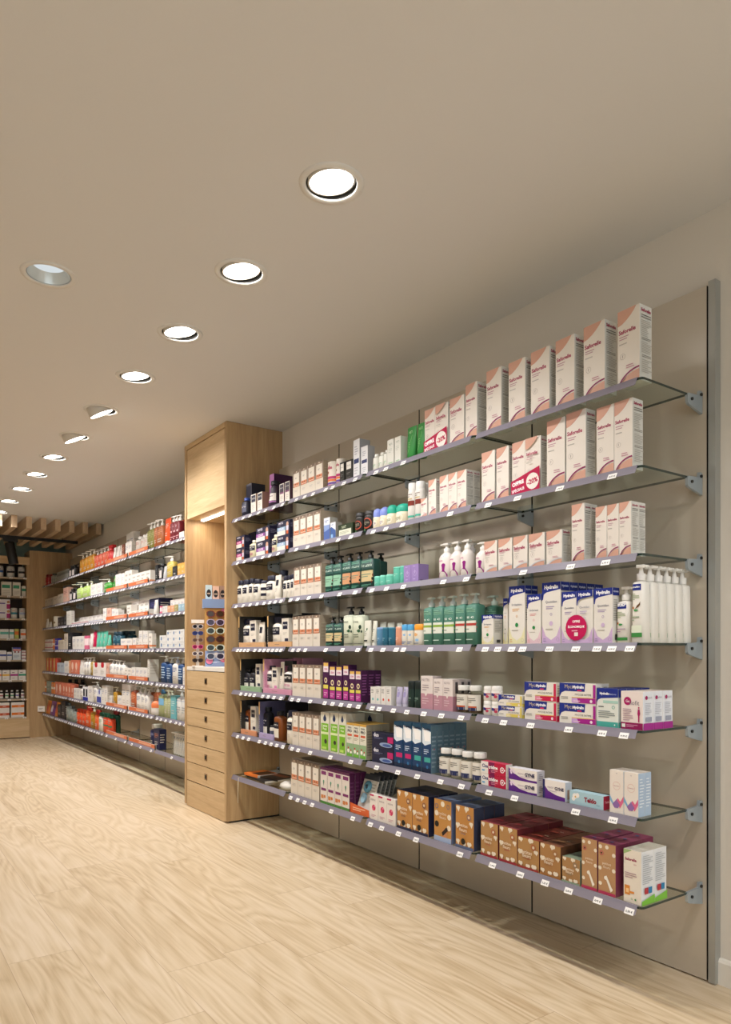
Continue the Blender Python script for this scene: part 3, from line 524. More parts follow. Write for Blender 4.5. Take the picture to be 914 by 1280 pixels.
# kind: (builder, parameters, object name, category, description)
def box(cols, dec=None, name='carton', cat='box', desc=''): return ('box', (cols, dec), name, cat, desc)
def btl(body, cap, kind, e=2.0, dec=(), name='bottle', cat='bottle', desc='', **kw): return ('btl', (body, cap, kind, e, dec, kw), name, cat, desc)
def tub_(body, cap, dec=(), name='squeeze_tube', cat='tube', desc=''): return ('tube', (body, cap, dec), name, cat, desc)
def case(tray, back, side, desc): return ('case', (tray, back, side), 'display_case', 'display case', desc)
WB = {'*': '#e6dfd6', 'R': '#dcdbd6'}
KINDS = {
 'saf': box(WB, d_saf(), desc='tall cream carton with pink swoosh'), 'saf_small': box(WB, d_saf(), desc='small low cream and pink carton'), 'saf_square': box(WB, d_saf(sq=True), desc='squat cream carton, pink swoosh'),
 'saf_promo': box(WB, d_promo(), name='twin_pack_carton', desc='cream twin pack with crimson discount banner'),
 'hyd_small': box('#e6e2da', d_hyd('Irritation', '#e5e0b4', '#e3b37a'), desc='short blue-topped carton, yellow foot'), 'hyd_yellow': box({'*': '#e6e2da', 'T': HB}, d_hyd('Irritation', '#e5e0b4', '#e3b37a'), desc='tall blue-topped carton, yellow foot'),
 'hyd_pink': box({'*': '#e6e2da', 'T': HB}, d_hyd('Sécheresse', '#e3c3cc', '#df9a9c'), desc='blue-topped carton with pink foot'), 'hyd_lilac': box({'*': '#e6e2da', 'T': HB}, d_hyd('Quotidien', '#cdb0d6', '#a08cb8'), desc='blue-topped carton with lilac foot'),
 'hyd_twin': box({'*': '#e6e2da', 'T': HB}, d_twin(), name='twin_pack_carton', desc='blue-topped twin pack with round crimson sticker'),
 'hyd_teal': box({'*': '#dfe3dc', 'T': HB, 'R': '#cdd6d2'}, [PL('F', [(0, 1), (0, .62), (.06, .7), (.2, .74), (1, .78), (1, 1)], HB), T('F', 'Hydralin', .36, .86, .44, '#fff', .04), T('F', 'Balance', .76, .86, .3, '#b9c6ee', 0), R('F', .3, .62, 1, .69, '#a9cfc4'), R('F', 0, 0, 1, .14, '#4aa79d'), RG('F', .78, .52, .07, '#4aa79d', .3), *LN('F', .08, .5, .5, .56, 1, '#4a4e55'), *LN('F', .08, .92, .24, .44, 4, '#7f8a8c'), C('F', .85, .07, .03, '#dff0ea'), R('R', 0, 0, 1, .14, '#4aa79d'), R('R', 0, .78, 1, 1, HB)], desc='blue and turquoise upright carton'),
 'gello': box({'*': '#e9ddd8', 'R': '#e2e6ee'}, [C('F', .3, .74, .17, '#a5125e'), T('F', 'Ge', .3, .74, .17, '#f5dfe8', .02), T('F', 'llofit', .62, .7, .44, '#7a7480', 0), R('F', 0, 0, 1, .18, '#8f1656'), R('F', .04, .05, .2, .14, '#e5efe2'), *LN('F', .26, .8, .06, .14, 2, '#d59abb'), C('F', .82, .58, .035, '#a5125e'), PL('F', [(.78, .54), (.86, .54), (.88, .42), (.85, .36), (.85, .2), (.79, .2), (.79, .36), (.76, .42)], '#a5125e'), *LN('F', .1, .6, .22, .56, 6, '#b89aa5'), R('R', 0, 0, 1, .18, '#a0208a'), C('R', .3, .84, .12, '#a5125e'), T('R', 'Gellofit', .6, .84, .5, '#8a7f90', 0), *LN('R', .15, .85, .4, .72, 7, '#b7bac6'), R('R', .2, .22, .8, .34, '#9aa0b4')], desc='white and magenta carton with figure'),
 'myco_red': box('#e8e3da', d_myco('#c91d4d', '#e08aa4'), name='flat_carton', desc='blue, cream and red flat carton'), 'myco_purple': box('#e8e3da', d_myco('#a3228a', '#c9a4dc'), name='flat_carton', desc='blue, cream and purple flat carton'), 'myco_yellow': box('#e8e3da', d_myco('#dcc95f', '#e8df9e'), name='flat_carton', desc='small cream, blue and yellow carton'),
 'cica': box({'*': '#e8e4e0', 'T': '#c43a58'}, [R('F', .3, 0, 1, 1, '#b9163f'), PL('F', [(.3, 1), (.36, .6), (.32, .3), (.4, 0), (.55, 0), (.55, 1)], '#7c1450'), T('F', 'Cica', .17, .64, .24, '#2a2c6e', .03), T('F', 'tridine', .5, .6, .36, '#fff', .03), RG('F', .86, .5, .085, '#f3e8ec', .3), C('F', .86, .5, .03, '#f3e8ec'), R('F', .05, .2, .16, .32, '#5aa5cc'), *LN('F', .42, .7, .16, .4, 2, '#df8fa8'), R('F', .93, .45, .98, .55, '#fff')], name='flat_carton', desc='crimson and white flat carton'),
 'muco': box({'*': '#e9e3de', 'T': '#e2dfe6', 'R': '#c9c5cc'}, [PL('F', [(0, 0), (1, 0), (1, .18), (.7, .17), (.4, .3), (.15, .6), (0, 1)], '#5a2383'), *[C('F', u, v, .035, '#e6d3e6') for u, v in ((.08, .7), (.15, .78), (.2, .62), (.1, .56))], T('F', 'muco', .44, .6, .2, '#b2a2b0', 0), T('F', 'GYNE', .75, .58, .34, '#2b2a55', .04), *LN('F', .4, .9, .3, .42, 2, '#c3a8ba'), *LN('R', .2, .8, .2, .8, 4, '#8b8490')], name='flat_carton', desc='white and violet flat carton'),
 'muco_blue': box({'*': '#e9e3de', 'T': '#dfe2ea', 'R': '#c9ced8'}, [R('F', 0, 0, .1, 1, '#22265e'), PL('F', [(.1, 0), (1, 0), (1, .2), (.6, .26), (.25, .42), (.1, .66)], '#5a2383'), T('F', 'muco', .35, .62, .26, '#b2a2b0', 0), T('F', 'GYNE', .74, .6, .4, '#2b2a55', .04), *LN('F', .3, .85, .4, .48, 1, '#b9b3be'), R('R', .3, .1, .8, .6, '#b49484')], name='flat_carton', desc='white violet carton with navy edge'),
 'teido': box({'*': '#a9cad6', 'R': '#a01038'}, [C('F', .16, .62, .07, '#f2ece6'), C('F', .24, .7, .06, '#f2ece6'), C('F', .12, .4, .05, '#f2ece6'), C('F', .18, .58, .025, '#d8b060'), T('F', 'Teïdo', .62, .5, .36, '#8f1030', .04), *LN('F', .8, .95, .2, .3, 1, '#6d93a5'), T('R', 'Teïdo', .5, .55, .7, '#e9a9b8', .03)], name='flat_carton', desc='long low pale blue carton, red end'),
 'wave_box': box({'*': '#e8dfd6', 'R': '#a9bfd8'}, [T('F', 'W', .5, .93, .12, '#8a7f90', 0), RG('F', .5, .64, .26, '#d59a90', .06), T('F', 'féminine', .5, .64, .4, '#b26a78', 0), PL('F', [(0, .42), (0, .3), (.35, .12), (.6, .3), (.5, .34), (.3, .22)], '#7fb0d4'), PL('F', [(1, .42), (1, .28), (.75, .12), (.5, .3), (.6, .36), (.78, .28)], '#d9688e'), PL('F', [(.2, .2), (.5, .32), (.75, .2), (.6, .12), (.35, .12)], '#8d6aa8'), *LN('R', .15, .9, .2, .9, 10, '#e1e8f0')], desc='slim cream carton, pink-blue waves'),
 'organic': box({'*': '#e6ddcf', 'R': '#dfe2e6', 'T': '#ddd8cc'}, [PL('F', [(0, 1), (0, .9), (.35, .97), (.5, 1)], '#9cb57c'), T('F', 'Saforelle', .4, .82, .66, '#9b1550', .03), T('F', 'bio', .66, .74, .14, '#c7788c', 0), R('F', .06, .14, .36, .32, '#d98a3c'), R('F', .14, .18, .3, .26, '#f0c890'), R('F', .36, .18, .6, .22, '#d98a3c'), *LN('F', .08, .8, .46, .58, 3, '#b0909a'), RG('F', .48, .08, .05, '#6f9a5c', .3), C('F', .68, .08, .05, '#3f8a4a'), *LN('R', .08, .92, .38, .94, 14, '#b3b7bd'), PL('R', [(0, 0), (1, 0), (1, .16), (0, .08)], '#7ec242'), R('R', .2, .2, .48, .32, '#b0303c'), R('R', .5, .2, .78, .32, '#2a7fb0')], desc='cream carton with lime green foot'),
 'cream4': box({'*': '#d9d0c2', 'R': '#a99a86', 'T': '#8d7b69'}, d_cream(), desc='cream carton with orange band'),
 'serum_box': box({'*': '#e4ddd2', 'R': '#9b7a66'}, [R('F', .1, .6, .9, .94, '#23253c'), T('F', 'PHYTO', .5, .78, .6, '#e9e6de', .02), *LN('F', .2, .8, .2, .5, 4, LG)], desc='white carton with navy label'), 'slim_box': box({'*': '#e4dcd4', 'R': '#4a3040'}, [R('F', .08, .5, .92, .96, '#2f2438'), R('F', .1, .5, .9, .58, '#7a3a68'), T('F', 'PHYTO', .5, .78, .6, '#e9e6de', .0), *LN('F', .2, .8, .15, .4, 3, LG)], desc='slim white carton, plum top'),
 'navy_case': box({'*': '#15172a', 'F': '#5c5d66'}, [R('F', .1, .5, .9, .94, '#1b1d33')], desc='tall deep navy gift box'), 'purple_case': box({'*': '#3b1440', 'F': '#a05a9c'}, [R('F', 0, 0, 1, .4, '#b070a8')], desc='large deep purple gift box'), 'dye_navy': box('#1a1b33', [*LN('F', .1, .6, .7, .8, 1, '#6a4a88')], desc='navy carton behind the small bottle'),
 'dye_magenta': box('#1c1d38', d_dye('#b02c74'), name='hair_dye_carton', desc='navy carton with magenta band'), 'dye_purple': box('#1c1d38', d_dye('#8a4a92'), name='hair_dye_carton', desc='navy carton with purple band'), 'dye_blue': box('#1c1d38', d_dye('#8fb0c9'), name='hair_dye_carton', desc='navy carton with pale blue band'),
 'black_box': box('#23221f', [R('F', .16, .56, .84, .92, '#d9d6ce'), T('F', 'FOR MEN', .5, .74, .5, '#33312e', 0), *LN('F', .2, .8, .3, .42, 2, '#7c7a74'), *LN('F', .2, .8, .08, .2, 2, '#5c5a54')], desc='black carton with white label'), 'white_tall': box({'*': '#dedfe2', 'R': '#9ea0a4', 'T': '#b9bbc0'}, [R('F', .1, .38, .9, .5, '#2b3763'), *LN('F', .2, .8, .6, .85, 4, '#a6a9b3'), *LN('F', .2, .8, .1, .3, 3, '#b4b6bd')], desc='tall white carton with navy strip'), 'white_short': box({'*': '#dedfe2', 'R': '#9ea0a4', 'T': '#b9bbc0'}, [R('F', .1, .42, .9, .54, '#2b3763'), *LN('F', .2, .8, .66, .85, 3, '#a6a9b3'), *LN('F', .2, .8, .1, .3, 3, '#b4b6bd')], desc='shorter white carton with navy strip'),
 'white_carton': box('#dcdcd4', [T('F', 'NETI', .5, .82, .5, '#6f8a74', 0), *LN('F', .2, .75, .5, .68, 3, '#b9bfb4'), R('F', .2, .1, .8, .14, '#9fc09c')], desc='plain white carton, green lettering'), 'blue_box': box({'*': '#d9dee6', 'R': '#a9a69e'}, [R('F', 0, 0, 1, .68, '#4f68a8'), PL('F', [(.0, .68), (1, .68), (.9, .5), (.1, .4)], '#89a0cf'), *LN('F', .2, .8, .78, .9, 2, '#6a7fb0')], desc='white and blue carton, taller'), 'blue_box2': box({'*': '#d9dee6', 'R': '#a9a69e'}, [PL('F', [(0, 0), (1, 0), (1, .5), (.2, .75), (0, .7)], '#41609c'), *LN('F', .2, .8, .82, .92, 1, '#6a7fb0'), R('F', .1, .1, .5, .3, '#8fb8de')], desc='white and blue carton, shorter'),
 'green_wide': box({'*': '#2a3824', 'T': '#3b4a32'}, [R('F', .05, .08, .9, .58, '#dbdccb'), *LN('F', .12, .8, .2, .46, 3, '#9aa288'), T('F', 'NAT', .4, .78, .3, '#c9d0b4', 0)], name='flat_carton', desc='dark green wide carton'), 'lilac_box': box('#9a83bd', [RG('F', .5, .5, .22, '#cabbe0', .12), PL('F', [(.46, .5), (.54, .5), (.5, .78)], '#cabbe0'), *LN('F', .25, .75, .14, .24, 1, '#cabbe0'), *LN('F', .25, .75, .86, .93, 1, '#cabbe0'), *[C('R', .25+.17*i, .08, .07, '#2b2638') for i in range(4)]], desc='lilac purple carton'),
 'chew_teal': box('#dedbd6', [*LN('F', .15, .85, .62, .88, 3, '#7e7c78', 3), C('F', .5, .28, .16, '#5db5b0')], desc='small white carton with teal blob'), 'chew_red': box('#dedbd6', [*LN('F', .15, .85, .62, .88, 3, '#7e7c78', 4), C('F', .5, .28, .16, '#cf4c38')], desc='small white carton with red blob'), 'rose_carton': box({'*': '#dfd6d2', 'R': '#cbbcb8'}, [R('F', 0, 0, 1, .47, '#b98a98'), PL('F', [(.0, .47), (.3, .47), (.42, .38), (.54, .47), (.54, .5), (0, .5)], '#dfd6d2'), T('F', 'NUTRI', .4, .88, .6, '#8f8288', 0), *LN('F', .12, .7, .55, .76, 3, '#a4989c'), R('R', 0, 0, 1, .47, '#a87988'), R('R', .4, .56, .8, .92, '#4a4446'), *LN('F', .12, .7, .14, .36, 3, '#d9bcc6')], desc='white carton with dusty rose base'),
 'colour_box': box({'*': '#431844', 'T': '#1f0e24'}, [R('F', .12, .86, .88, .97, '#dcb35f'), R('F', .08, .72, .92, .88, '#e4d8df'), T('F', 'SOIN', .5, .8, .5, '#b0206c', .03), C('F', .5, .5, .25, '#e6d9a8'), C('F', .5, .5, .14, '#5c2a58'), R('F', .1, .28, .9, .38, '#d9cd5c'), R('F', .1, .03, .9, .26, '#b03a8c'), *LN('F', .2, .8, .08, .2, 2, '#dcaccc'), *LN('R', .1, .9, .2, .9, 8, '#8a4c88')], desc='purple carton with yellow oval'),
 'lime_box': box({'*': '#d3cfbf', 'F': '#dcd9c8'}, [C('F', .5, .84, .18, '#28365c'), PL('F', [(.36, .88), (.64, .88), (.5, .97)], '#28365c'), R('F', .08, .04, .92, .72, '#79b52c'), T('F', 'Lentes', .5, .66, .6, '#eaf2d4', .02), T('F', 'Poux', .5, .58, .45, '#eaf2d4', .02), R('F', .08, .44, .92, .5, '#d9e8b0'), C('F', .6, .26, .15, '#39352e'), R('F', .2, .06, .7, .12, '#b9dc6a')], desc='white and lime carton, navy drop'),
 'pro_box': box({'*': '#dedccb', 'T': '#c89a44', 'R': '#a59c88'}, [R('F', 0, .94, 1, 1, '#c89a44'), T('F', 'PARA', .5, .87, .6, '#3a3d4a', .02), T('F', 'PRO', .5, .77, .66, '#3a3d4a', .03), R('F', .15, .62, .85, .68, '#cf5a3a'), *LN('F', .15, .85, .5, .58, 2, '#9c9a88'), R('F', 0, 0, 1, .4, '#8fae84'), C('F', .3, .18, .17, '#f0ece2'), C('F', .3, .26, .1, '#c22f2c'), C('F', .72, .14, .12, '#f0ece2'), C('F', .72, .2, .08, '#c22f2c'), R('F', .1, .02, .9, .1, '#6fb23a'), *LN('R', .1, .9, .1, .85, 10, '#7f786a')], desc='cream carton, red-white capsules'),
 'navy_flat': box('#1b1f3c', [T('F', 'duo', .2, .84, .24, '#e9e9f2', .03), *LN('F', .1, .55, .56, .7, 2, '#6a6f96'), R('F', .74, .4, 1, .8, '#b91f68'), PL('F', arc(.66, .24, .3, .16, 0, 360, 16), '#8fa2c4'), PL('F', arc(.7, .22, .2, .09, 0, 360, 16), '#3d5796')], name='flat_carton', desc='dark navy flat carton, pink corner'), 'test_pink': box('#2e6288', d_test('#c2246c'), name='test_carton', desc='tall blue test carton, pink strip'), 'test_teal': box({'*': '#2e6288', 'R': '#5f7c8e'}, d_test('#3fa79c'), name='test_carton', desc='tall blue test carton, teal strip'),
 'plum_box': box({'*': '#ddd5cc', 'R': '#521846', 'T': '#6a2a5c', 'L': '#521846'}, [R('F', 0, .93, 1, 1, '#6a2a5c'), R('F', .14, .8, .86, .9, '#7a2a68'), R('F', 0, 0, 1, .07, '#4f8a3c'), C('F', .5, .62, .1, '#4f9a78'), PL('F', [(.42, .6), (.58, .6), (.5, .48)], '#2f6a50'), R('F', .14, .36, .86, .43, '#7a2a68'), C('F', .66, .2, .13, '#cf7a3a'), R('F', .12, .14, .5, .24, '#c9824c'), *LN('R', .1, .9, .3, .8, 5, '#6e3462')], desc='white carton with plum sides'),
 'rose_small': box('#e6ded6', [R('F', .0, .93, .5, 1, '#c02c5c'), T('F', 'intime', .4, .8, .6, '#8e8088', 0), C('F', .5, .48, .22, '#cc3560'), C('F', .4, .42, .1, '#e06a88'), C('F', .58, .54, .08, '#e58aa0'), *LN('F', .2, .8, .1, .22, 2, '#c99ba8')], desc='small cream carton with red rose'),
 'petal_navy': box({'*': '#282b48', 'F': '#bf8646'}, blobs('#282b48', '#2a2f58')+[C('F', .45, .17, .12, '#14120f')], name='kraft_carton', desc='ochre petal carton with navy sides'), 'petal_slate': box({'*': '#42475f', 'F': '#bf8646', 'T': '#5c6784'}, blobs('#5a6686', '#5a6686')+[C('F', .45, .17, .12, '#14120f')], name='kraft_carton', desc='ochre petal carton with slate sides'),
 'petal_photo': box({'*': '#6b7899', 'F': '#c08a48'}, [C('F', u, v, .11, '#e8dcc8') for u, v in ((.5, .9), (.88, .62), (.86, .36), (.14, .66))]+[RG('F', .15, .83, .1, '#5a6686', .25), RG('F', .82, .86, .09, '#5a6686', .25), T('F', 'petites', .5, .66, .46, '#ecdcc6', 0), T('F', 'fleurs', .5, .58, .36, '#ecdcc6', 0), C('F', .16, .4, .12, '#14120f'), PL('F', [(.5, .3), (.8, .36), (.72, .1), (.5, .06)], '#c98a5c'), PL('F', [(.46, .22), (.74, .38), (.82, .3), (.52, .14)], '#241c1a'), R('F', 0, 0, 1, .12, '#9fb0cf')], name='kraft_carton', desc='ochre carton with arm photo'),
 'petal_red': box({'*': '#6e2a30', 'F': '#b28653', 'T': '#8a3a40'}, blobs('#a03038', '#b04048'), name='kraft_carton', desc='kraft petal carton, deep red top'), 'petal_ruby': box({'*': '#6a3028', 'F': '#ae8350', 'T': '#84392f'}, blobs('#a03a34', '#a84438'), name='kraft_carton', desc='lower kraft petal carton, brick top'), 'petal_rust': box({'*': '#5e3c28', 'F': '#aa7c4b', 'T': '#7c4c34'}, blobs('#a8703a', '#9a6a48'), name='kraft_carton', desc='kraft petal carton, rust brown top'),
 'petal_sage': box({'*': '#7f8d78', 'F': '#aa8052'}, blobs('#93a58e', '#6f7f78'), name='kraft_carton', desc='small kraft carton, sage green sides'), 'petal_pink': box({'*': '#7c3452', 'F': '#b58b62', 'T': '#9a4468'}, [C('F', u, v, .1, '#e8dcc8') for u, v in ((.12, .92), (.5, .93), (.9, .8), (.1, .5), (.9, .5), (.12, .2))]+[RG('F', .2, .8, .11, '#c2365c', .25), C('F', .2, .8, .04, '#3a2020'), T('F', 'petites', .5, .6, .5, '#ecdcc6', 0), T('F', 'fleurs', .5, .54, .4, '#ecdcc6', 0), PL('F', [(.4, .36), (.5, .38), (.82, .14), (.74, .07)], '#f0e9dc'), C('F', .45, .33, .1, '#f0e9dc'), C('F', .76, .13, .09, '#f0e9dc'), R('F', 0, 0, 1, .06, '#b83a5c'), C('T', .5, .4, .1, '#4a70a8')], name='kraft_carton', desc='tall kraft carton, magenta sides'),
 'phy_blue': btl('#16182c', '#2c4a9c', 'flip', 3, [R('F', .15, .3, .85, .75, '#55586c'), T('F', 'PHYTO', .5, .6, .5, '#e9e6de', .02)], desc='dark bottle with bright blue cap'), 'phy_purple': btl('#2c1c30', '#15141c', 'flip', 2, [R('F', 0, .3, 1, .62, '#d8d0c8'), *LN('F', .2, .8, .38, .54, 2, '#6a5a6a'), R('F', 0, 0, 1, .28, '#a468a4')], desc='dark bottle with white label', taper=.7, shoulder=.3),
 'phy_pale': btl('#cfc8a4', '#d8d2bc', 'flip', 3, d_phyto('#b02c74'), desc='pale yellow bottle with navy label'), 'phy_white': btl('#e3ddd0', '#191b30', 'wide', 2.6, d_phyto(), name='shampoo_bottle', desc='white bottle, navy cap', capfrac=.17, shoulder=.16), 'phy_band': btl('#e3ddd0', '#191b30', 'aero', 2, [R('F', 0, .0, 1, .1, '#191b30'), R('F', 0, .3, 1, .45, '#191b30'), R('F', 0, .62, 1, .78, '#191b30')], desc='white container with navy bands', capfrac=.15, shoulder=.05),
 'phy_dark': btl('#1b1a20', '#0f0f12', 'flip', 3, d_phyto('#8a8a90', .45)+[R('F', .16, .1, .84, .42, '#dcd8cc')], name='shampoo_bottle', desc='black bottle with white lower label'), 'phy_amber': btl('#7a4014', '#17161a', 'flip', 3, [R('F', .14, .12, .7, .74, '#dfd9cb'), R('F', .14, .48, .7, .74, '#17182a'), T('F', 'PHYTO', .42, .62, .4, '#e9e6de', .02)], name='shampoo_bottle', desc='amber bottle with navy label'), 'phy_tiny': btl('#dcd8cc', '#17161a', 'lid', 2, [R('F', .1, .2, .9, .7, '#55586c')], name='jar', cat='jar', desc='tiny white jar, black lid'),
 'phy_pink': btl('#e3dcd4', '#191b30', 'flip', 2.6, d_phyto('#cf6a9c'), name='shampoo_bottle', desc='white bottle with pink lettering'), 'phy_boxw': box('#e2dccf', d_phybox(), desc='white carton with navy panels'), 'phy_boxp': box('#e2dccf', d_phybox('#d58ab4'), desc='white carton with pink panels'), 'phy_tube': tub_('#e2dccf', '#e2dccf', [R('F', .2, .5, .8, .78, '#181a2e'), *LN('F', .25, .75, .2, .4, 3, LG)], desc='white squeeze tube with navy label'), 'spray_pink': btl('#e3dcd4', '#101014', 'trigger', 2.8, [R('F', .08, .52, .92, .86, '#181a1e'), T('F', 'PHYTO', .5, .72, .6, '#e9e6de', .02), T('F', 'DETOX', .5, .4, .5, '#cf6a9c', .02), *LN('F', .2, .8, .15, .3, 2, LG)], name='spray_bottle', desc='white trigger spray, black head', capfrac=.3),
 'canister': btl('#dfd8cc', '#e4ddd2', 'stick', 2, [C('F', .4, .6, .1, '#8a4a2c'), T('F', 'bulle', .45, .8, .6, '#b03058', .03), R('F', 0, .34, 1, .44, '#b0286a'), R('F', 0, .24, 1, .32, '#e07a3c'), R('F', 0, .12, 1, .2, '#6a4a9c'), R('F', 0, .04, 1, .1, '#c8407c')], name='canister', cat='canister', desc='white canister with coloured rings', capfrac=.04), 'white_vial': btl('#dcdcd2', '#e4e3dc', 'flip', 2, [*LN('F', .25, .75, .3, .5, 2, '#7fae84')], name='small_bottle', desc='small white bottle'), 'green_tube': tub_('#2e8a3c', '#246f30', [T('F', 'NETI', .45, .82, .5, '#bfe0b4', 0), PL('F', [(.25, .1), (.3, .1), (.7, .7), (.68, .72)], '#9bd08a'), *LN('F', .2, .6, .3, .5, 3, '#7fbf74')], desc='bright green squeeze tube'),
 'black_jar': btl('#1c1a17', '#232120', 'lid', 2, [RG('F', .55, .5, .36, '#b04a34', .2), *LN('F', .2, .8, .4, .6, 3, '#a7a08c'), R('F', .1, .08, .5, .2, '#3f6a3c')], name='supplement_jar', cat='jar', desc='black jar with red ring', capfrac=.2, shoulder=.25), 'rollon_blue': btl('#ddd3b8', '#7f90d4', 'dome', 2, [C('F', .5, .5, .3, '#ece6d4'), *LN('F', .3, .7, .3, .6, 3, '#8a7fae')], name='roll_on_deodorant', cat='deodorant', desc='cream roll-on with periwinkle dome', capfrac=.42, shoulder=.5, taper=1.06), 'rollon_teal': btl('#ddd3b8', '#23a68c', 'dome', 2, [C('F', .5, .5, .3, '#ece6d4'), *LN('F', .3, .7, .3, .6, 3, '#8a9a7a')], name='roll_on_deodorant', cat='deodorant', desc='cream roll-on with teal dome', capfrac=.42, shoulder=.5, taper=1.06),
 'aerosol': btl('#dcd9d4', '#e2e0dc', 'aero', 2, [R('F', 0, .5, 1, .66, '#7c2c22'), *LN('F', .15, .85, .76, .9, 2, '#8a8078'), R('F', 0, .12, 1, .18, '#4fb09a'), R('F', .2, .7, .8, .74, '#c9b88a')], name='spray_can', cat='spray can', desc='white spray can, brown band', capfrac=.2, shoulder=.1), 'gp_mint': btl('#154a41', '#141514', 'pump', 4.5, d_gp('#8fc0a4'), name='pump_bottle', desc='green pump bottle, mint label', capfrac=.2, shoulder=.06, nz=(-1, 0)), 'gp_peach': btl('#154a41', '#141514', 'pump', 4.5, d_gp('#cf9a72'), name='pump_bottle', desc='green pump bottle, peach label', capfrac=.2, shoulder=.06, nz=(-1, 0)), 'gp_cream': btl('#1a3f3a', '#141514', 'pump', 4.5, d_gp('#cdb98c'), name='pump_bottle', desc='dark green pump bottle, sand label', capfrac=.2, shoulder=.06, nz=(-1, 0)),
 'mint_tub': btl('#68c0aa', '#7acbb6', 'stick', 2, [*LN('F', .2, .8, .3, .6, 2, '#a9dccd')], name='small_tub', cat='tub', desc='small mint green tub', capfrac=.18), 'mint_stick': btl('#5fbca6', '#6fc6b0', 'stick', 2, [*LN('F', .2, .8, .5, .7, 2, '#a9dccd'), R('F', 0, 0, 1, .06, '#dfe8e2')], name='mint_cylinder', cat='tub', desc='tall mint green cylinder', capfrac=.08), 'saf_pump': btl('#e4ddd8', '#e4e1dc', 'pump', 2.3, [*[C('F', u, v, .025, '#d58aa8') for u, v in ((.3, .88), (.6, .84), (.45, .8))], T('F', 'Saforelle', .3, .68, .5, '#c06a98', .02), C('F', .6, .5, .12, '#8f1a7c'), PL('F', [(.5, .48), (.7, .48), (.66, .3), (.86, .14), (.86, .02), (.14, .02), (.14, .12), (.3, .22), (.52, .3)], '#8f1a7c')], name='pump_bottle', desc='white pump bottle, magenta figure', capfrac=.26, shoulder=.22, nz=(-1, -.2)),
 'leaf_pump': btl('#c8cdb8', '#15171a', 'pump', 4, [R('F', 0, .0, 1, .08, '#1c1e1c'), R('F', 0, .93, 1, 1, '#1c1e1c'), C('F', .7, .6, .13, '#1f3a2c'), C('F', .6, .48, .1, '#2f5a3c'), C('F', .84, .46, .08, '#1f3a2c'), *LN('F', .15, .6, .2, .4, 3, '#6a7464'), T('F', 'olive', .35, .78, .4, '#4a5448', 0)], name='pump_bottle', desc='pale olive-leaf pump bottle', capfrac=.2, shoulder=.05), 'leaf_tube': tub_('#d9d9cc', '#e0e0d8', [C('F', .6, .6, .12, '#3f6a4c'), C('F', .35, .5, .08, '#3f6a4c'), R('F', .1, .06, .9, .12, '#2a2c2a'), *LN('F', .2, .7, .3, .45, 2, '#8a9080')], desc='white tube with leaf print'), 'blue_stick': btl('#5a8aac', '#7f9cc4', 'stick', 2, [*LN('F', .3, .7, .3, .5, 2, '#a4c0d4')], name='cream_cylinder', cat='tub', desc='light blue cylinder', capfrac=.1), 'teal_stick': btl('#2c6a84', '#2f7088', 'stick', 2, [*LN('F', .3, .7, .3, .5, 2, '#8fb8c8')], name='cream_cylinder', cat='tub', desc='teal blue cylinder', capfrac=.1),
 'peach_stick': btl('#dc9c80', '#e2a88e', 'stick', 2, [*LN('F', .3, .7, .3, .5, 2, '#eccabb')], name='cream_cylinder', cat='tub', desc='peach cylinder', capfrac=.1), 'white_tube': tub_('#d4d1c8', '#d9d6ce', [*LN('F', .2, .8, .5, .8, 2, '#9aa09a')], desc='white tube behind the cylinders'), 'deo_blue': btl('#dfd9cc', '#4f9ed0', 'stick', 3, [C('F', .6, .7, .13, '#8fb8dc'), C('F', .3, .5, .1, '#a4c8e4'), *LN('F', .15, .85, .1, .3, 2, '#4a70a4')], name='deodorant_stick', cat='deodorant', desc='white stick with sky blue cap', capfrac=.28), 'deo_orange': btl('#dfd9cc', '#e29528', 'stick', 3, [C('F', .4, .7, .12, '#e8b070'), C('F', .5, .35, .1, '#8fb8dc'), *LN('F', .15, .85, .1, .2, 1, '#4a70a4')], name='deodorant_stick', cat='deodorant', desc='white stick with orange cap', capfrac=.28),
 'sage_green': btl('#497d6c', '#c4cec4', 'pump', 4.5, d_sage('#8fb04a'), name='pump_bottle', desc='sage pump bottle, lime stripe', capfrac=.2, shoulder=.06, nz=(-1, 0)), 'sage_red': btl('#497d6c', '#c4cec4', 'pump', 4.5, d_sage('#b8443c'), name='pump_bottle', desc='sage pump bottle, red stripe', capfrac=.2, shoulder=.06, nz=(-1, 0)), 'hydpump': btl('#e4e0d8', '#e6e3dc', 'pump', 3, [R('F', .04, .8, .72, .93, HB), T('F', 'Hydralin', .38, .865, .5, '#fff', .03), *LN('F', .12, .7, .58, .74, 4, '#9fb08a'), C('F', .3, .46, .08, '#c07a3a'), C('F', .45, .43, .07, '#3f9a54'), R('F', 0, .06, .8, .13, '#3f8a44'), *LN('F', .12, .7, .24, .36, 2, '#b49ab0')], name='pump_bottle', desc='small white pump bottle, navy label', capfrac=.24, shoulder=.08, nz=(1, .2)), 'hydpump_big': btl('#e6e3dc', '#e8e5e0', 'pump', 3.2, [R('F', .04, .84, .66, .94, HB), T('F', 'Hydralin', .35, .89, .46, '#fff', .03), *LN('F', .12, .6, .68, .8, 4, '#9fb08a'), PL('F', [(.5, .6), (.62, .66), (.6, .6), (.4, .52)], '#6a4a2c'), C('F', .3, .56, .08, '#c07a3a'), C('F', .45, .52, .07, '#3f9a54'), *LN('F', .1, .6, .34, .44, 2, '#9aa890'), PL('F', [(0, .28), (.7, .28), (.7, .16), (0, .16)], '#dfe6d2'), R('F', 0, .09, .72, .16, '#3f8a44')], name='pump_bottle', desc='tall white pump bottle', capfrac=.2, shoulder=.05, taper=.9, nz=(1, .2)),
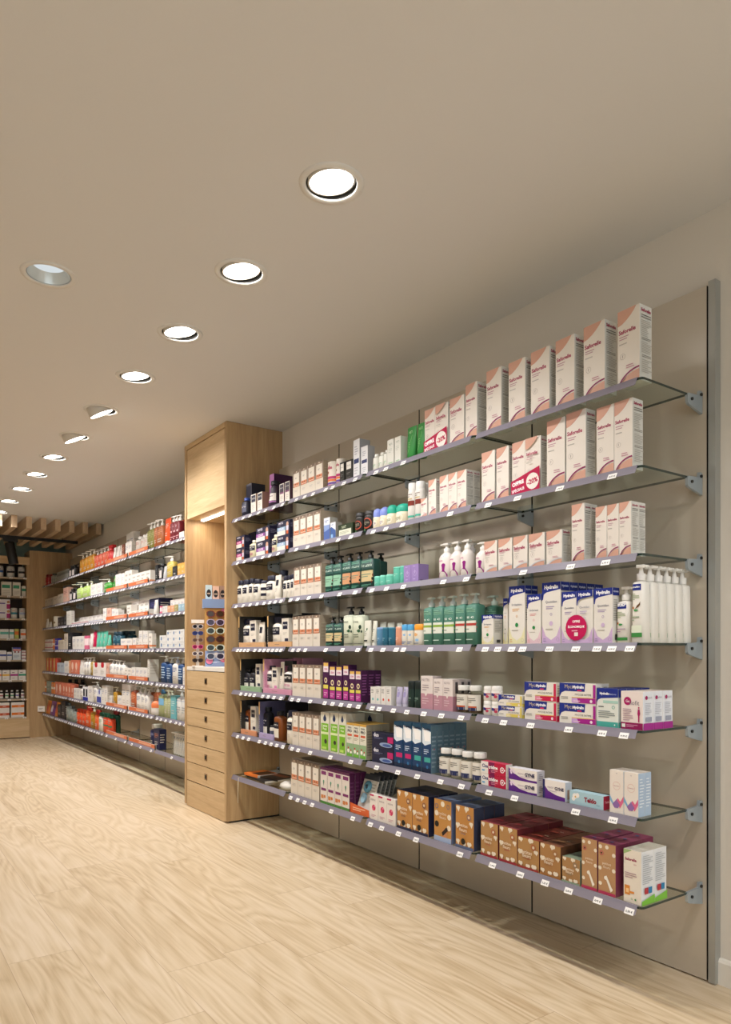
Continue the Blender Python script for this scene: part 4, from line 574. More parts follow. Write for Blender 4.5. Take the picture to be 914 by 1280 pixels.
 'lilac_tube': tub_('#b9b4cf', '#c9c6d8', [R('F', .2, .4, .8, .7, '#9a92c0'), *LN('F', .25, .7, .75, .9, 1, '#7c78a0')], desc='pale lilac squeeze tube'), 'dark_green_btl': btl('#1c332e', '#14201e', 'stick', 2, [T('F', 'ERBE', .45, .5, .5, '#9db8ac', 0), *LN('F', .2, .6, .3, .42, 2, '#6a8a7c')], name='dark_bottle', desc='dark green cylinder bottle', capfrac=.3), 'pill_jar': ('glassjar', ('#6b4a30', '#c05a34', '#26305c'), 'pill_jar', 'jar', 'glass capsule jar, orange-navy label'), 'supp_jar': ('glassjar', ('#c9bfae', '#26305c', '#26305c'), 'pill_jar', 'jar', 'glass capsule jar, white-navy label'),
 'tub': btl('#e0dcd6', '#e6e3de', 'lid', 2, [PL('F', [(0, .75), (.7, .7), (.6, .45), (0, .5)], '#26307c'), C('F', .7, .4, .14, '#c0405c'), R('F', .55, .62, 1, .7, '#c02c4c')], name='white_tub', cat='tub', desc='white pill tub, navy-red label', capfrac=.28, shoulder=.06),
 'case_sand': case('#cfa478', '#14131a', '#2a2826', 'black display stand with sand tray'), 'case_green': case('#8fae8a', '#100f14', '#2a2826', 'black display stand with sage tray'), 'case_pink': case('#c98fa8', '#b9849c', '#c98fa8', 'open pink display stand'), 'case_peach': case('#cf8f6a', '#12111a', '#2a2826', 'black display stand with peach tray'), 'case_lilac': case('#a99cc4', '#100f18', '#5c5a78', 'black display stand with lilac tray'),
}
def FK(k, b): KINDS[k] = b
for k, c, d_, t in (('f_white', '#e0dcd6', d_plain(), 'white carton'), ('f_white_or', '#e2ddd5', d_band('#d9875a', .12, .24), 'white carton with orange stripe'), ('f_whiteblue', '#dfdfdd', [C('F', .25, .5, .1, '#3f6a9c'), PL('F', [(.2, .3), (.3, .3), (.32, .7), (.24, .7)], '#5a86b4'), *LN('F', .45, .9, .5, .7, 2, FL)], 'white carton with blue mark'),
    ('f_beige', '#cbbfae', d_plain('#8a7f72'), 'beige carton'), ('f_blush', '#d9ad9c', d_plain('#8a4a44'), 'blush pink carton'), ('f_brown', '#7c4c3c', d_plain('#c9a08c'), 'brown carton'), ('f_silver', '#9a9c98', d_band('#6a6e6c', .55, .8), 'silver grey carton'), ('f_black_case', '#151316', d_band('#2c282c', .4, .5), 'black display box'), ('f_dark', '#25262a', d_plain('#6a6a6c'), 'near-black carton'), ('f_navy_case', '#1e1f44', d_plain('#5a5c94'), 'navy display box'), ('f_navy_box', '#1f2348', d_plain('#b06a48'), 'navy carton'),
    ('f_redbox', '#b02a1c', d_plain('#e07a3c'), 'red carton'), ('f_yellow', '#dba24c', d_plain('#f0d8a0'), 'amber yellow carton'), ('f_panel', '#d6d2ca', d_plain(FL), 'white upright display panel'), ('f_mix', '#ded9d4', d_band('#b3526a', .35, .55), 'white carton with rose band'), ('f_mix2', '#dcd9d2', d_band('#8a94bc', .4, .55), 'white carton with lavender band'), ('f_pinkbox', '#d9688a', d_band('#efd9dc', .3, .8), 'pink carton'), ('f_peach', '#dba27a', d_plain('#f0e0d0'), 'peach carton'),
    ('f_khaki', '#a99c68', d_plain('#e0d8b0'), 'khaki carton'), ('f_sky', '#9cbccb', d_plain('#e0eaf0'), 'sky blue carton'), ('f_orangebox', '#d9803c', d_band('#eadccf', .4, .6), 'orange carton'), ('f_bluebox', '#34349c', d_band('#c9b0c8', .3, .4), 'royal blue carton'), ('f_redyel', '#c4513a', [R('F', .3, 0, .62, 1, '#c9b050'), R('F', .36, .3, .56, .8, '#dcd0a0')], 'red carton with mustard stripe'), ('f_skybox', '#b9c4d0', d_plain('#5c6c94'), 'pale blue carton'),
    ('f_salmon', '#d0745a', [C('F', .5, .55, .25, '#eac6b4'), *LN('F', .2, .8, .1, .25, 2, '#eac6b4')], 'salmon carton with pale roundel'), ('f_heart', '#e0dad4', [C('F', .4, .86, .12, '#b81c2c'), C('F', .6, .86, .12, '#b81c2c'), PL('F', [(.28, .84), (.72, .84), (.5, .62)], '#b81c2c'), *LN('F', .2, .8, .15, .5, 4, FL)], 'white carton with red heart'), ('f_sagebox', '#7f9088', d_plain('#b0bdb4'), 'grey green carton'), ('f_inky', '#dedfe2', [R('F', 0, 0, 1, .25, '#26309c'), R('F', .2, .3, .8, .85, '#20242c')], 'white carton with blue foot'), ('f_bluebox2', '#d9dbe0', [R('F', 0, .05, 1, .5, '#3c489c'), C('F', .6, .85, .16, '#4450a4')], 'white and violet-blue carton'), ('f_tealbox', '#6fb4bc', d_plain('#c9e4e4'), 'turquoise carton')):
    FK(k, box(c, d_, desc=t))
for k, b, c, kd, e, dd, t in (('f_red', '#a0202c', '#7c1420', 'wide', 3, d_plain('#d07a80'), 'deep red bottle'), ('f_grey_btl', '#8a9490', '#3f4644', 'flip', 2.4, d_plain('#c3c9c4'), 'smoky grey bottle'), ('f_black_btl', '#1b1918', '#0f0f10', 'flip', 3, [R('F', .2, .15, .8, .7, '#cfc6c4')], 'black bottle, pale label'), ('f_amber', '#c08018', '#dcd4c4', 'pump', 4, d_plain('#e4c070'), 'amber pump bottle'), ('f_coral', '#d0583c', '#dcd4cc', 'pump', 4, d_plain('#eaa890'), 'coral pump bottle'), ('f_red_spray', '#cc2f30', '#c4282c', 'trigger', 3, d_plain('#ec9890'), 'red trigger spray bottle'),
    ('f_clear', '#c3bab0', '#e0dcd6', 'flip', 2, d_plain('#b0786a'), 'clear bottle, white cap'), ('f_olive', '#7c7a38', '#e0dcd4', 'pump', 4.5, d_plain('#b4b07c'), 'olive pump bottle'), ('f_terra', '#a05c34', '#e0dcd4', 'pump', 4.5, d_plain('#d09c7c'), 'terracotta pump bottle'), ('f_wine', '#6c1a24', '#dfdad4', 'pump', 4, [C('F', .35, .75, .14, '#d6b4b8'), C('F', .6, .5, .14, '#d6b4b8'), *LN('F', .1, .9, .1, .3, 2, '#d6a4a8')], 'wine red pump bottle'), ('f_lime', '#a9c46a', '#dfe2cc', 'pump', 4, d_plain('#e0ecc0'), 'pale lime pump bottle'), ('f_green', '#2f8a24', '#e4e6dc', 'pump', 3.4, d_plain('#bfe0b0'), 'vivid green pump bottle'),
    ('f_oil', '#c0a84c', '#e6e4dc', 'pump', 3, d_plain('#e8dcae'), 'golden oil spray bottle'), ('f_floral', '#e0dacb', '#ddd6c4', 'lid', 2, [C('F', .3, .7, .1, '#d8b04c'), C('F', .7, .5, .12, '#8a7c5c'), C('F', .4, .3, .1, '#d8944c')], 'white floral round canister'), ('f_petrol', '#1d4a5c', '#16333f', 'wide', 4, d_plain('#6aa0b0'), 'petrol blue bottle'), ('f_white_btl', '#dfdbd4', '#d6d2ca', 'pump', 3.6, d_plain(), 'white pump bottle'), ('f_white_pump', '#dfdbd4', '#b9c4d4', 'pump', 4, d_plain('#5a6c9c'), 'white pump bottle, blue lettering'), ('f_gold_btl', '#a8904c', '#dcd6c8', 'pump', 3, d_plain('#d8cc9c'), 'brass coloured bottle'),
    ('f_navy_pump', '#1f4474', '#d4d4cc', 'pump', 4.4, [*LN('F', .2, .8, .2, .8, 5, '#b9cce0')], 'navy blue pump bottle'), ('f_honey', '#a87c1c', '#dcd4c0', 'pump', 3.4, d_plain('#d8bc74'), 'honey coloured bottle'), ('f_copper', '#b4603c', '#d8d0c8', 'pump', 4, d_plain('#e0a888'), 'copper pump bottle'), ('f_ball', '#dcd6d0', '#e07c4c', 'dome', 2, (), 'round pot, orange dome'), ('f_clearblue', '#a4ac7c', '#3c6c94', 'flip', 3, [R('F', .1, .5, .9, .8, '#7cb4dc')], 'pale bottle with blue cap'), ('f_palegreen', '#b0b48c', '#dcdcc8', 'pump', 3, d_plain('#dce0c4'), 'pale green pump bottle'), ('f_white_blue', '#dcdcd8', '#e4e4e2', 'pump', 4, [R('F', .1, .82, .9, .98, '#2c5c9c'), *LN('F', .2, .8, .3, .6, 3, '#a4a8ac')], 'white bottle, blue shoulder label'),
    ('f_orangered', '#d84c24', '#c43c1c', 'wide', 3.4, d_plain('#f0a47c'), 'orange-red bottle'), ('f_redcap', '#dc5c28', '#b4241c', 'wide', 3, d_plain('#f4b48c'), 'orange bottle with red cap'), ('f_greencap_w', '#dcd8cc', '#1c5c44', 'wide', 3, d_plain('#4c9c7c'), 'white bottle with green cap'), ('f_greencap_o', '#dc4c28', '#1c5c44', 'wide', 3, d_band('#2c7c5c', .4, .5), 'orange bottle with green cap'), ('f_deepgreen', '#23503c', '#7c1c1c', 'wide', 3, d_plain('#7ca48c'), 'deep green bottle'), ('f_navy_btl', '#20264c', '#dcd6c8', 'wide', 2, d_plain('#8c90b4'), 'navy bottle with white cap')):
    FK(k, btl(b, c, kd, e, dd, desc=t, capfrac={'pump': .22, 'trigger': .3, 'dome': .5, 'wide': .18, 'flip': .16, 'lid': .14}[kd], name='canister' if kd == 'lid' else ('pot' if kd == 'dome' else ('pump_bottle' if kd == 'pump' else 'bottle')), nz=(-.7, -.7)))
for k, c, t in (('f_white_tube', '#e0dcd6', 'white squeeze tube'), ('f_orange_tube', '#dc4c1c', 'bright orange squeeze tube'), ('f_green_tube', '#3f8c3c', 'green and white tube'), ('f_silver_tube', '#b9bcc0', 'silver tube'), ('f_crimson', '#c01c4c', 'crimson squeeze tube'), ('f_aqua', '#5fb8a0', 'aqua green squeeze tube'), ('f_white_vial', '#e4e0da', 'slender white bottle')):
    FK(k, tub_(c, '#dedad2', d_plain('#c9b4a8'), desc=t))
KINDS['f_sachet_or'] = ('sachet', ('#dc7c1c', '#c43c2c'), 'sachet', 'sachet', 'orange foil sachet'); KINDS['f_sachet_pu'] = ('sachet', ('#6c2c84', '#dcd0e4'), 'sachet', 'sachet', 'purple foil sachet')
# ------------------------------------------------------------------ building and placing the goods
def glassjar(w, h, fill, acc, navy):
    r = w/2; bh = h*.84; mb = MB()
    mb.lathe([(0, r*.86, r*.86), (.004, r, r), (bh*.86, r, r), (bh*.95, r*.78, r*.78), (bh, r*.74, r*.74)], M_BOTTLEGLASS, 0, r, 20)
    mb.lathe([(.003, r*.84, r*.84), (bh*.8, r*.9, r*.9)], fill, 0, r, 16)
    def fm(f, x, y, lift):
        a = -math.pi/2+(x/w-.5)*2.9; return ((r+lift+.0004)*math.cos(a), r+(r+lift+.0004)*math.sin(a), y)
    stamp(mb, [R('F', .0, .12, 1, .8, '#e3ded4'), R('F', .15, .12, .8, .24, navy), R('F', .15, .24, .8, .31, acc), *LN('F', .2, .8, .45, .68, 3, '#6c6864')], {'F': (w, bh), 'curved': True}, fm)
    cb = MB(); cb.lathe([(bh*.97, r*.82, r*.82), (h*.985, r*.82, r*.82), (h, r*.76, r*.76)], '#dcd9d2', 0, r, 20)
    return [('body', mb.mesh('body')), ('lid', cb.mesh('lid'))]
def case_parts(w, d, h, tray, back, side):
    a = MB(); a.box(-w/2, d-.006, 0, w/2, d, h, back); a.box(w/2-.004, d*.35, 0, w/2, d-.006, h, back)
    b = MB(); b.box(-w/2, .006, 0, -w/2+.02, d-.006, h*.97, side); stamp(b, [R('F', .1, .62, .9, .96, '#c9a46c'), *LN('F', .2, .8, .08, .58, 9, '#b9b4aa')], {'F': (.02, h)}, lambda f, x, y, e: (-w/2+x, .006-e, y))
    c = MB(); c.box(-w/2+.022, 0, 0, w/2-.005, .012, .032, tray); stamp(c, LN('F', .35, .65, .4, .6, 1, '#7c6a58'), {'F': (w, .032)}, lambda f, x, y, e: (-w/2+x, -e, y))
    return [('back_board', a.mesh('back_board')), ('side_board', b.mesh('side_board')), ('tray_front', c.mesh('tray_front'))]
def sachet_mesh(w, h, c1, c2):
    mb = MB(); n = 6; rows = []
    for i in range(n+1):
        t = i/n; q = math.sin(math.pi*t)**.6*.011+.0008
        rows.append([(w/2*x, .012-q*(1-abs(x)**2)+.03*t, h*t) for x in (-1, -.6, -.2, .2, .6, 1)]+[(w/2*x, .012+q*(1-abs(x)**2)+.03*t, h*t) for x in (1, .6, .2, -.2, -.6, -1)])
    mb.loops(rows, mat(c1, .3))
    vs = []; 
    for i in range(1, 5):
        t = i/n+.05; q = math.sin(math.pi*t)**.6*.011+.0008
        for x in (-.7+.1*i, .1+.1*i): vs.append((w/2*x, .012-q-.001+.03*t, h*t))
    mb.add(vs, [(0, 1, 3, 2), (2, 3, 5, 4), (4, 5, 7, 6)], mat(c2, .3))
    return mb.mesh('sachet')
CACHE = {}
def parts_for(kind, w, d, h):
    key = (kind, round(w, 3), round(d, 3), round(h, 3))
    if key in CACHE: return CACHE[key]
    b, p = KINDS[kind][0], KINDS[kind][1]
    if b == 'box': r = carton_mesh(w, d, h, p[0], p[1] or [])
    elif b == 'btl':
        kw = dict(p[5]); w = min(w, .115) if p[3] < 2.2 and kind.startswith('f_') else w; dd = w if p[3] < 2.2 else min(w, d if kind == 'hydpump_big' else .062)
        if kind == 'hydpump_big': dd = .046
        r = bottle_parts(w, dd, h, p[0], p[1], p[3], p[2], p[4], seg=(14 if kind.startswith('f_') else 22), **kw)
    elif b == 'tube': r = tube_parts(w, min(d, .045), h, p[0], p[1], p[2])
    elif b == 'glassjar': r = glassjar(w, h, *p)
    elif b == 'case': r = case_parts(w, d, h, *p)
    elif b == 'sachet': r = sachet_mesh(w, h, *p)
    CACHE[key] = r; return r
def put(kind, x, y, z, w, d, h, rz, label, group):
    r = parts_for(kind, w, d, h); K = KINDS[kind]
    if isinstance(r, list):
        o = empty(K[2], (x, y, z), rz)
        for nme, me in r: place(nme, me, o)
    else: o = place(K[2], r, None, (x, y, z), rz)
    tag(o, label, K[3], group); return o
NTH = ['', 'first', 'second', 'third', 'fourth', 'fifth', 'sixth', 'seventh', 'eighth', 'ninth', 'tenth', 'eleventh', 'twelfth', 'thirteenth', 'fourteenth', 'fifteenth', 'sixteenth', 'seventeenth', 'eighteenth', 'nineteenth', 'twentieth']
def stock(rows, unit):
    R_ = random.Random(5 if unit == 'near' else 9)
    cnt = {}; seen = {}
    for t in rows: cnt[(t[0], t[1])] = cnt.get((t[0], t[1]), 0)+t[6]
    for row, kind, X, yl, yr, h, n, d, nr, st in sorted(rows, key=lambda t: (t[0], -t[3])):
        w = (yl-yr)/n; desc = KINDS[kind][4]; hh = h/st
        for i in range(n):
            k = seen[(row, kind)] = seen.get((row, kind), 0)+1
            yc = yl-w*(i+.5)
            for b in range(nr):
                for s in range(st):
                    bits = []
                    if st > 1: bits.append(['bottom of pile', 'top of pile'][s] if st == 2 else ['bottom of pile', 'middle of pile', 'top of pile'][s])
                    if b: bits.append(NTH[b+1]+' row back')
                    if cnt[(row, kind)] > 1: bits.append(NTH[k]+' from left')
                    lab = ', '.join([desc]+bits+['%s shelf, %s unit' % (ORD[row], unit)])
                    box_ = KINDS[kind][0] == 'box'
                    j = R_.uniform(-1.1, 1.1) if box_ and nr == 1 and st == 1 and n == 1 else R_.uniform(-.25, .25)
                    ww = w-(.0022 if box_ else .0012)-(.003 if (n > 1 and box_ and False) else 0)
                    put(kind, X-(.009 if unit == 'near' and X <= 2.1 and not KINDS[kind][0] == 'case' and row > 4 else 0)+b*d+(.0 if nr > 1 else R_.uniform(0, .002)), yc, ROWZ[row]+s*(hh+.0002)+.0003, ww, d-(.001 if nr > 1 else 0), hh-.0004, -math.pi/2+math.radians(j), lab, KINDS[kind][2].replace('_', ' ')+'s on the shelves of the '+unit+' unit')
NEAR_TAGS = {1:[2.605,2.739,2.818,2.997,3.1,3.207,3.276,3.407,3.498,3.592,3.758,3.862,3.972,4.066,4.184,4.285,4.391],2:[1.483,1.702,1.904,2.06,2.284,2.61,2.739,2.841,3.035,3.153,3.305,3.467,3.592,3.674,3.741,3.81,3.916,4.009,4.124,4.265,4.37],3:[1.509,1.654,1.875,2.186,2.329,2.604,2.734,2.852,2.997,3.139,3.319,3.452,3.576,3.657,3.775,3.845,3.916,3.99,4.085,4.184,4.285,4.391],4:[1.416,1.485,1.543,1.632,1.749,1.878,1.934,2.007,2.076,2.227,2.416,2.604,2.658,2.761,2.86,2.973,3.113,3.276,3.491,3.566,3.631,3.775,3.827,3.88,3.935,3.99,4.047,4.116,4.212,4.265,4.319,4.37],5:[1.438,1.523,1.663,1.839,1.976,2.076,2.218,2.341,2.459,2.579,2.68,2.793,2.848,2.968,3.048,3.126,3.207,3.285,3.437,3.566,3.641,3.775,3.862,3.935,4.009,4.124,4.184,4.244,4.319],6:[1.48,1.632,1.919,2.055,2.215,2.347,2.504,2.646,2.813,3.035,3.229,3.437,3.57,3.641,3.751,3.827,3.898,3.972,4.054,4.204,4.285,4.37],7:[1.418,1.54,1.663,1.769,1.89,2.036,2.224,2.512,2.641,2.772,2.864,3.018,3.22,3.416,3.498,3.576,3.657]}
NEAR_STOCK = [
 (1,'navy_case',2.15,4.437,4.353,0.238,1,0.101,1,1),
 (1,'phy_blue',2.09,4.398,4.315,0.131,1,0.06,1,1),
 (1,'serum_box',2.09,4.243,4.171,0.127,1,0.06,1,1),
 (1,'serum_box',2.09,4.151,4.079,0.123,1,0.06,1,1),
 (1,'purple_case',2.14,4.078,4.019,0.232,1,0.135,1,1),
 (1,'phy_purple',2.08,4.017,3.924,0.168,1,0.06,1,1),
 (1,'slim_box',2.09,3.855,3.798,0.122,1,0.04,1,1),
 (1,'slim_box',2.09,3.789,3.73,0.123,1,0.04,1,1),
 (1,'cream4',2.09,3.691,3.355,0.165,4,0.071,1,1),
 (1,'canister',2.09,3.336,3.255,0.14,1,0.06,1,1),
 (1,'canister',2.09,3.246,3.191,0.139,1,0.06,1,1),
 (1,'black_box',2.085,3.182,3.137,0.107,1,0.06,1,1),
 (1,'black_box',2.085,3.13,3.067,0.106,1,0.06,1,1),
 (1,'white_tall',2.09,3.065,3.007,0.198,1,0.066,1,1),
 (1,'white_short',2.09,2.995,2.935,0.147,1,0.044,1,1),
 (1,'white_vial',2.09,2.904,2.863,0.09,1,0.06,1,1),
 (1,'white_vial',2.09,2.858,2.814,0.088,1,0.06,1,1),
 (1,'white_vial',2.09,2.81,2.777,0.089,1,0.06,1,1),
 (1,'white_carton',2.09,2.772,2.719,0.128,1,0.05,1,1),
 (1,'white_carton',2.09,2.714,2.665,0.128,1,0.05,1,1),
 (1,'green_tube',2.1,2.652,2.582,0.161,1,0.04,1,1),
 (1,'green_tube',2.1,2.578,2.512,0.161,1,0.04,1,1),
 (1,'saf_promo',2.09,2.493,2.335,0.194,1,0.049,1,1),
 (1,'saf',2.09,2.325,2.235,0.197,1,0.065,1,1),
 (1,'saf',2.09,2.227,2.157,0.228,1,0.065,1,1),
 (1,'saf',2.09,2.103,2.02,0.246,1,0.065,1,1),
 (1,'saf',2.09,1.981,1.895,0.24,1,0.065,1,1),
 (1,'saf',2.09,1.869,1.778,0.244,1,0.065,1,1),
 (1,'saf',2.09,1.751,1.664,0.246,1,0.065,1,1),
 (1,'saf',2.09,1.626,1.536,0.25,1,0.065,1,1),
 (1,'saf',2.09,1.487,1.401,0.25,1,0.065,1,1),
 (2,'dye_navy',2.18,4.466,4.363,0.202,1,0.06,1,1),
 (2,'dye_magenta',2.09,4.465,4.334,0.169,1,0.05,1,2),
 (2,'phy_pale',2.09,4.278,4.187,0.12,1,0.06,1,1),
 (2,'dye_navy',2.18,4.147,4.062,0.208,1,0.06,1,1),
 (2,'dye_purple',2.09,4.167,3.984,0.181,1,0.06,1,2),
 (2,'phy_pale',2.09,3.973,3.898,0.117,1,0.06,1,1),
 (2,'dye_blue',2.09,3.885,3.73,0.182,1,0.05,1,2),
 (2,'cream4',2.09,3.691,3.381,0.178,4,0.132,1,1),
 (2,'blue_box',2.09,3.352,3.288,0.126,1,0.05,1,1),
 (2,'blue_box2',2.09,3.282,3.228,0.091,1,0.04,1,1),
 (2,'green_wide',2.09,3.203,3.071,0.066,1,0.06,1,1),
 (2,'black_jar',2.09,3.065,3.0,0.108,1,0.06,1,1),
 (2,'black_jar',2.09,2.993,2.915,0.106,1,0.06,1,1),
 (2,'rollon_blue',2.09,2.904,2.855,0.106,1,0.06,1,1),
 (2,'rollon_blue',2.09,2.851,2.797,0.105,1,0.06,1,1),
 (2,'rollon_teal',2.2,2.786,2.745,0.114,1,0.06,1,1),
 (2,'rollon_teal',2.09,2.793,2.735,0.106,1,0.06,1,1),
 (2,'rollon_teal',2.09,2.73,2.65,0.101,1,0.06,1,1),
 (2,'aerosol',2.19,2.629,2.593,0.193,1,0.06,1,1),
 (2,'aerosol',2.09,2.629,2.581,0.179,1,0.06,1,1),
 (2,'aerosol',2.09,2.578,2.526,0.177,1,0.06,1,1),
 (2,'saf_small',2.085,2.515,2.47,0.086,1,0.04,1,1),
 (2,'saf',2.09,2.468,2.416,0.161,1,0.036,1,1),
 (2,'saf',2.09,2.391,2.22,0.163,3,0.04,2,1),
 (2,'saf',2.09,2.131,2.055,0.207,1,0.05,1,1),
 (2,'saf',2.09,2.05,1.981,0.207,1,0.05,1,1),
 (2,'saf_promo',2.09,1.963,1.82,0.207,1,0.036,1,1),
 (2,'saf',2.09,1.791,1.706,0.247,1,0.06,1,1),
 (2,'saf',2.09,1.702,1.614,0.251,1,0.052,1,1),
 (2,'saf',2.09,1.572,1.429,0.236,2,0.058,1,1),
 (3,'phy_white',2.09,4.465,4.395,0.159,1,0.06,1,1),
 (3,'phy_white',2.09,4.389,4.311,0.158,1,0.06,1,1),
 (3,'phy_white',2.1,4.309,4.253,0.161,1,0.06,1,1),
 (3,'phy_white',2.09,4.227,4.147,0.148,1,0.06,1,1),
 (3,'phy_band',2.09,4.13,4.061,0.132,1,0.06,1,1),
 (3,'phy_white',2.09,4.055,3.947,0.155,1,0.06,1,1),
 (3,'phy_white',2.17,4.027,3.965,0.193,1,0.06,1,1),
 (3,'phy_tube',2.09,3.941,3.864,0.15,1,0.04,1,1),
 (3,'phy_white',2.09,3.825,3.779,0.136,1,0.06,1,1),
 (3,'phy_white',2.09,3.775,3.735,0.137,1,0.06,1,1),
 (3,'phy_white',2.09,3.731,3.693,0.139,1,0.06,1,1),
 (3,'cream4',2.09,3.683,3.377,0.172,4,0.064,1,1),
 (3,'gp_mint',2.09,3.347,3.27,0.197,1,0.06,1,1),
 (3,'gp_mint',2.09,3.267,3.185,0.195,1,0.06,1,1),
 (3,'gp_peach',2.09,3.177,3.095,0.196,1,0.06,1,1),
 (3,'gp_peach',2.09,3.09,3.008,0.194,1,0.06,1,1),
 (3,'gp_cream',2.2,3.039,2.982,0.193,1,0.06,1,1),
 (3,'gp_cream',2.09,3.003,2.895,0.19,1,0.06,1,1),
 (3,'mint_tub',2.09,2.894,2.849,0.054,1,0.06,1,1),
 (3,'mint_tub',2.09,2.846,2.803,0.055,1,0.06,1,1),
 (3,'mint_tub',2.09,2.801,2.749,0.055,1,0.06,1,1),
 (3,'mint_stick',2.09,2.744,2.685,0.085,1,0.06,1,1),
 (3,'mint_stick',2.09,2.683,2.648,0.085,1,0.06,1,1),
 (3,'lilac_box',2.09,2.646,2.536,0.083,2,0.06,1,1),
 (3,'saf_pump',2.09,2.411,2.34,0.157,1,0.06,1,1),
 (3,'saf_pump',2.09,2.338,2.276,0.156,1,0.06,1,1),
 (3,'saf_pump',2.17,2.297,2.266,0.152,1,0.06,1,1),
 (3,'saf_pump',2.09,2.273,2.213,0.156,1,0.06,1,1),
 (3,'saf_pump',2.09,2.18,2.119,0.134,1,0.06,1,1),
 (3,'saf_square',2.09,2.117,2.044,0.128,1,0.06,1,1),
 (3,'saf_square',2.09,2.038,1.963,0.128,1,0.06,1,1),
 (3,'saf_square',2.09,1.96,1.885,0.127,1,0.06,1,1),
 (3,'saf_square',2.09,1.879,1.8,0.127,1,0.06,1,1),
 (3,'saf_square',2.09,1.793,1.719,0.126,1,0.047,1,1),
 (3,'saf',2.09,1.677,1.62,0.205,1,0.036,2,1),
 (3,'saf',2.09,1.575,1.433,0.18,3,0.04,2,1),
 (4,'phy_white',2.11,4.431,4.309,0.187,1,0.06,1,1),
 (4,'phy_boxw',2.11,4.298,4.211,0.176,1,0.036,1,1),
 (4,'case_sand',2.08,4.42,4.028,0.214,1,0.2,1,1),
 (4,'phy_tube',2.11,4.197,4.113,0.161,1,0.036,1,1),
 (4,'phy_white',2.11,4.009,3.89,0.185,1,0.06,1,1),
 (4,'case_sand',2.08,4.009,3.692,0.201,1,0.2,1,1),
 (4,'phy_boxw',2.11,3.864,3.777,0.174,1,0.036,1,1),
 (4,'cream4',2.09,3.696,3.391,0.177,4,0.078,1,1),
 (4,'gp_cream',2.09,3.34,3.262,0.157,1,0.06,1,1),
 (4,'gp_cream',2.09,3.255,3.176,0.156,1,0.06,1,1),
 (4,'leaf_pump',2.09,3.166,3.082,0.207,1,0.06,1,1),
 (4,'leaf_pump',2.09,3.077,2.991,0.202,1,0.06,1,1),
 (4,'white_tube',2.2,3.003,2.948,0.125,1,0.036,1,1),
 (4,'leaf_tube',2.09,2.986,2.927,0.129,1,0.036,1,1),
 (4,'leaf_tube',2.1,2.926,2.89,0.126,1,0.036,1,1),
 (4,'white_tube',2.2,2.938,2.881,0.121,1,0.036,1,1),
 (4,'blue_stick',2.09,2.875,2.825,0.091,1,0.06,1,1),
 (4,'white_tube',2.2,2.861,2.818,0.116,1,0.036,1,1),
 (4,'teal_stick',2.09,2.823,2.783,0.09,1,0.06,1,1),
 (4,'teal_stick',2.09,2.781,2.726,0.089,1,0.06,1,1),
 (4,'peach_stick',2.09,2.722,2.674,0.09,1,0.06,1,1),
 (4,'deo_blue',2.09,2.67,2.628,0.099,1,0.06,1,1),
 (4,'deo_blue',2.09,2.626,2.584,0.098,1,0.06,1,1),
 (4,'deo_orange',2.09,2.58,2.514,0.098,1,0.06,1,1),
 (4,'sage_green',2.09,2.508,2.447,0.215,1,0.06,1,1),
 (4,'sage_green',2.09,2.444,2.375,0.216,1,0.06,1,1),
 (4,'sage_green',2.09,2.372,2.3,0.214,1,0.06,1,1),
 (4,'sage_red',2.09,2.296,2.233,0.217,1,0.06,1,1),
 (4,'sage_red',2.24,2.279,2.193,0.216,1,0.06,1,1),
 (4,'sage_red',2.09,2.23,2.164,0.217,1,0.06,1,1),
 (4,'hyd_small',2.09,2.131,2.063,0.121,1,0.052,1,1),
 (4,'hyd_yellow',2.13,2.05,2.023,0.186,1,0.05,1,1),
 (4,'hyd_yellow',2.09,1.98,1.896,0.226,1,0.036,2,1),
 (4,'hyd_pink',2.09,1.888,1.817,0.188,1,0.05,1,1),
 (4,'hyd_lilac',2.09,1.813,1.725,0.227,1,0.049,5,1),
 (4,'hyd_twin',2.09,1.722,1.585,0.187,1,0.05,1,1),
 (4,'hyd_lilac',2.09,1.583,1.506,0.189,1,0.036,1,1),
 (4,'hydpump',2.1,1.504,1.451,0.19,1,0.06,1,1),
 (4,'hydpump_big',2.09,1.439,1.385,0.257,1,0.048,6,1),
 (5,'phy_dark',2.11,4.399,4.323,0.143,1,0.06,1,1),
 (5,'phy_dark',2.11,4.313,4.239,0.144,1,0.06,1,1),
 (5,'case_green',2.08,4.398,4.085,0.214,1,0.2,1,1),
 (5,'phy_boxw',2.11,4.215,4.15,0.178,1,0.036,1,1),
 (5,'phy_pink',2.105,4.069,3.986,0.169,1,0.06,1,1),
 (5,'phy_boxp',2.105,3.981,3.908,0.161,1,0.036,1,1),
 (5,'case_pink',2.08,4.064,3.692,0.217,1,0.22,1,1),
 (5,'phy_tube',2.105,3.899,3.853,0.194,1,0.036,1,1),
 (5,'spray_pink',2.105,3.846,3.739,0.202,1,0.06,1,1),
 (5,'cream4',2.09,3.683,3.366,0.183,4,0.044,1,1),
 (5,'colour_box',2.09,3.347,3.284,0.203,1,0.05,1,1),
 (5,'colour_box',2.09,3.281,3.153,0.181,2,0.05,1,1),
 (5,'colour_box',2.09,3.147,3.09,0.188,1,0.05,1,1),
 (5,'colour_box',2.09,3.087,2.976,0.161,2,0.042,3,1),
 (5,'chew_teal',2.09,2.898,2.815,0.084,2,0.05,1,1),
 (5,'chew_red',2.09,2.813,2.729,0.088,2,0.036,1,1),
 (5,'lilac_tube',2.09,2.706,2.661,0.09,1,0.036,1,1),
 (5,'lilac_tube',2.09,2.656,2.617,0.092,1,0.036,1,1),
 (5,'dark_green_btl',2.09,2.616,2.571,0.121,1,0.06,1,1),
 (5,'dark_green_btl',2.09,2.568,2.515,0.124,1,0.06,1,1),
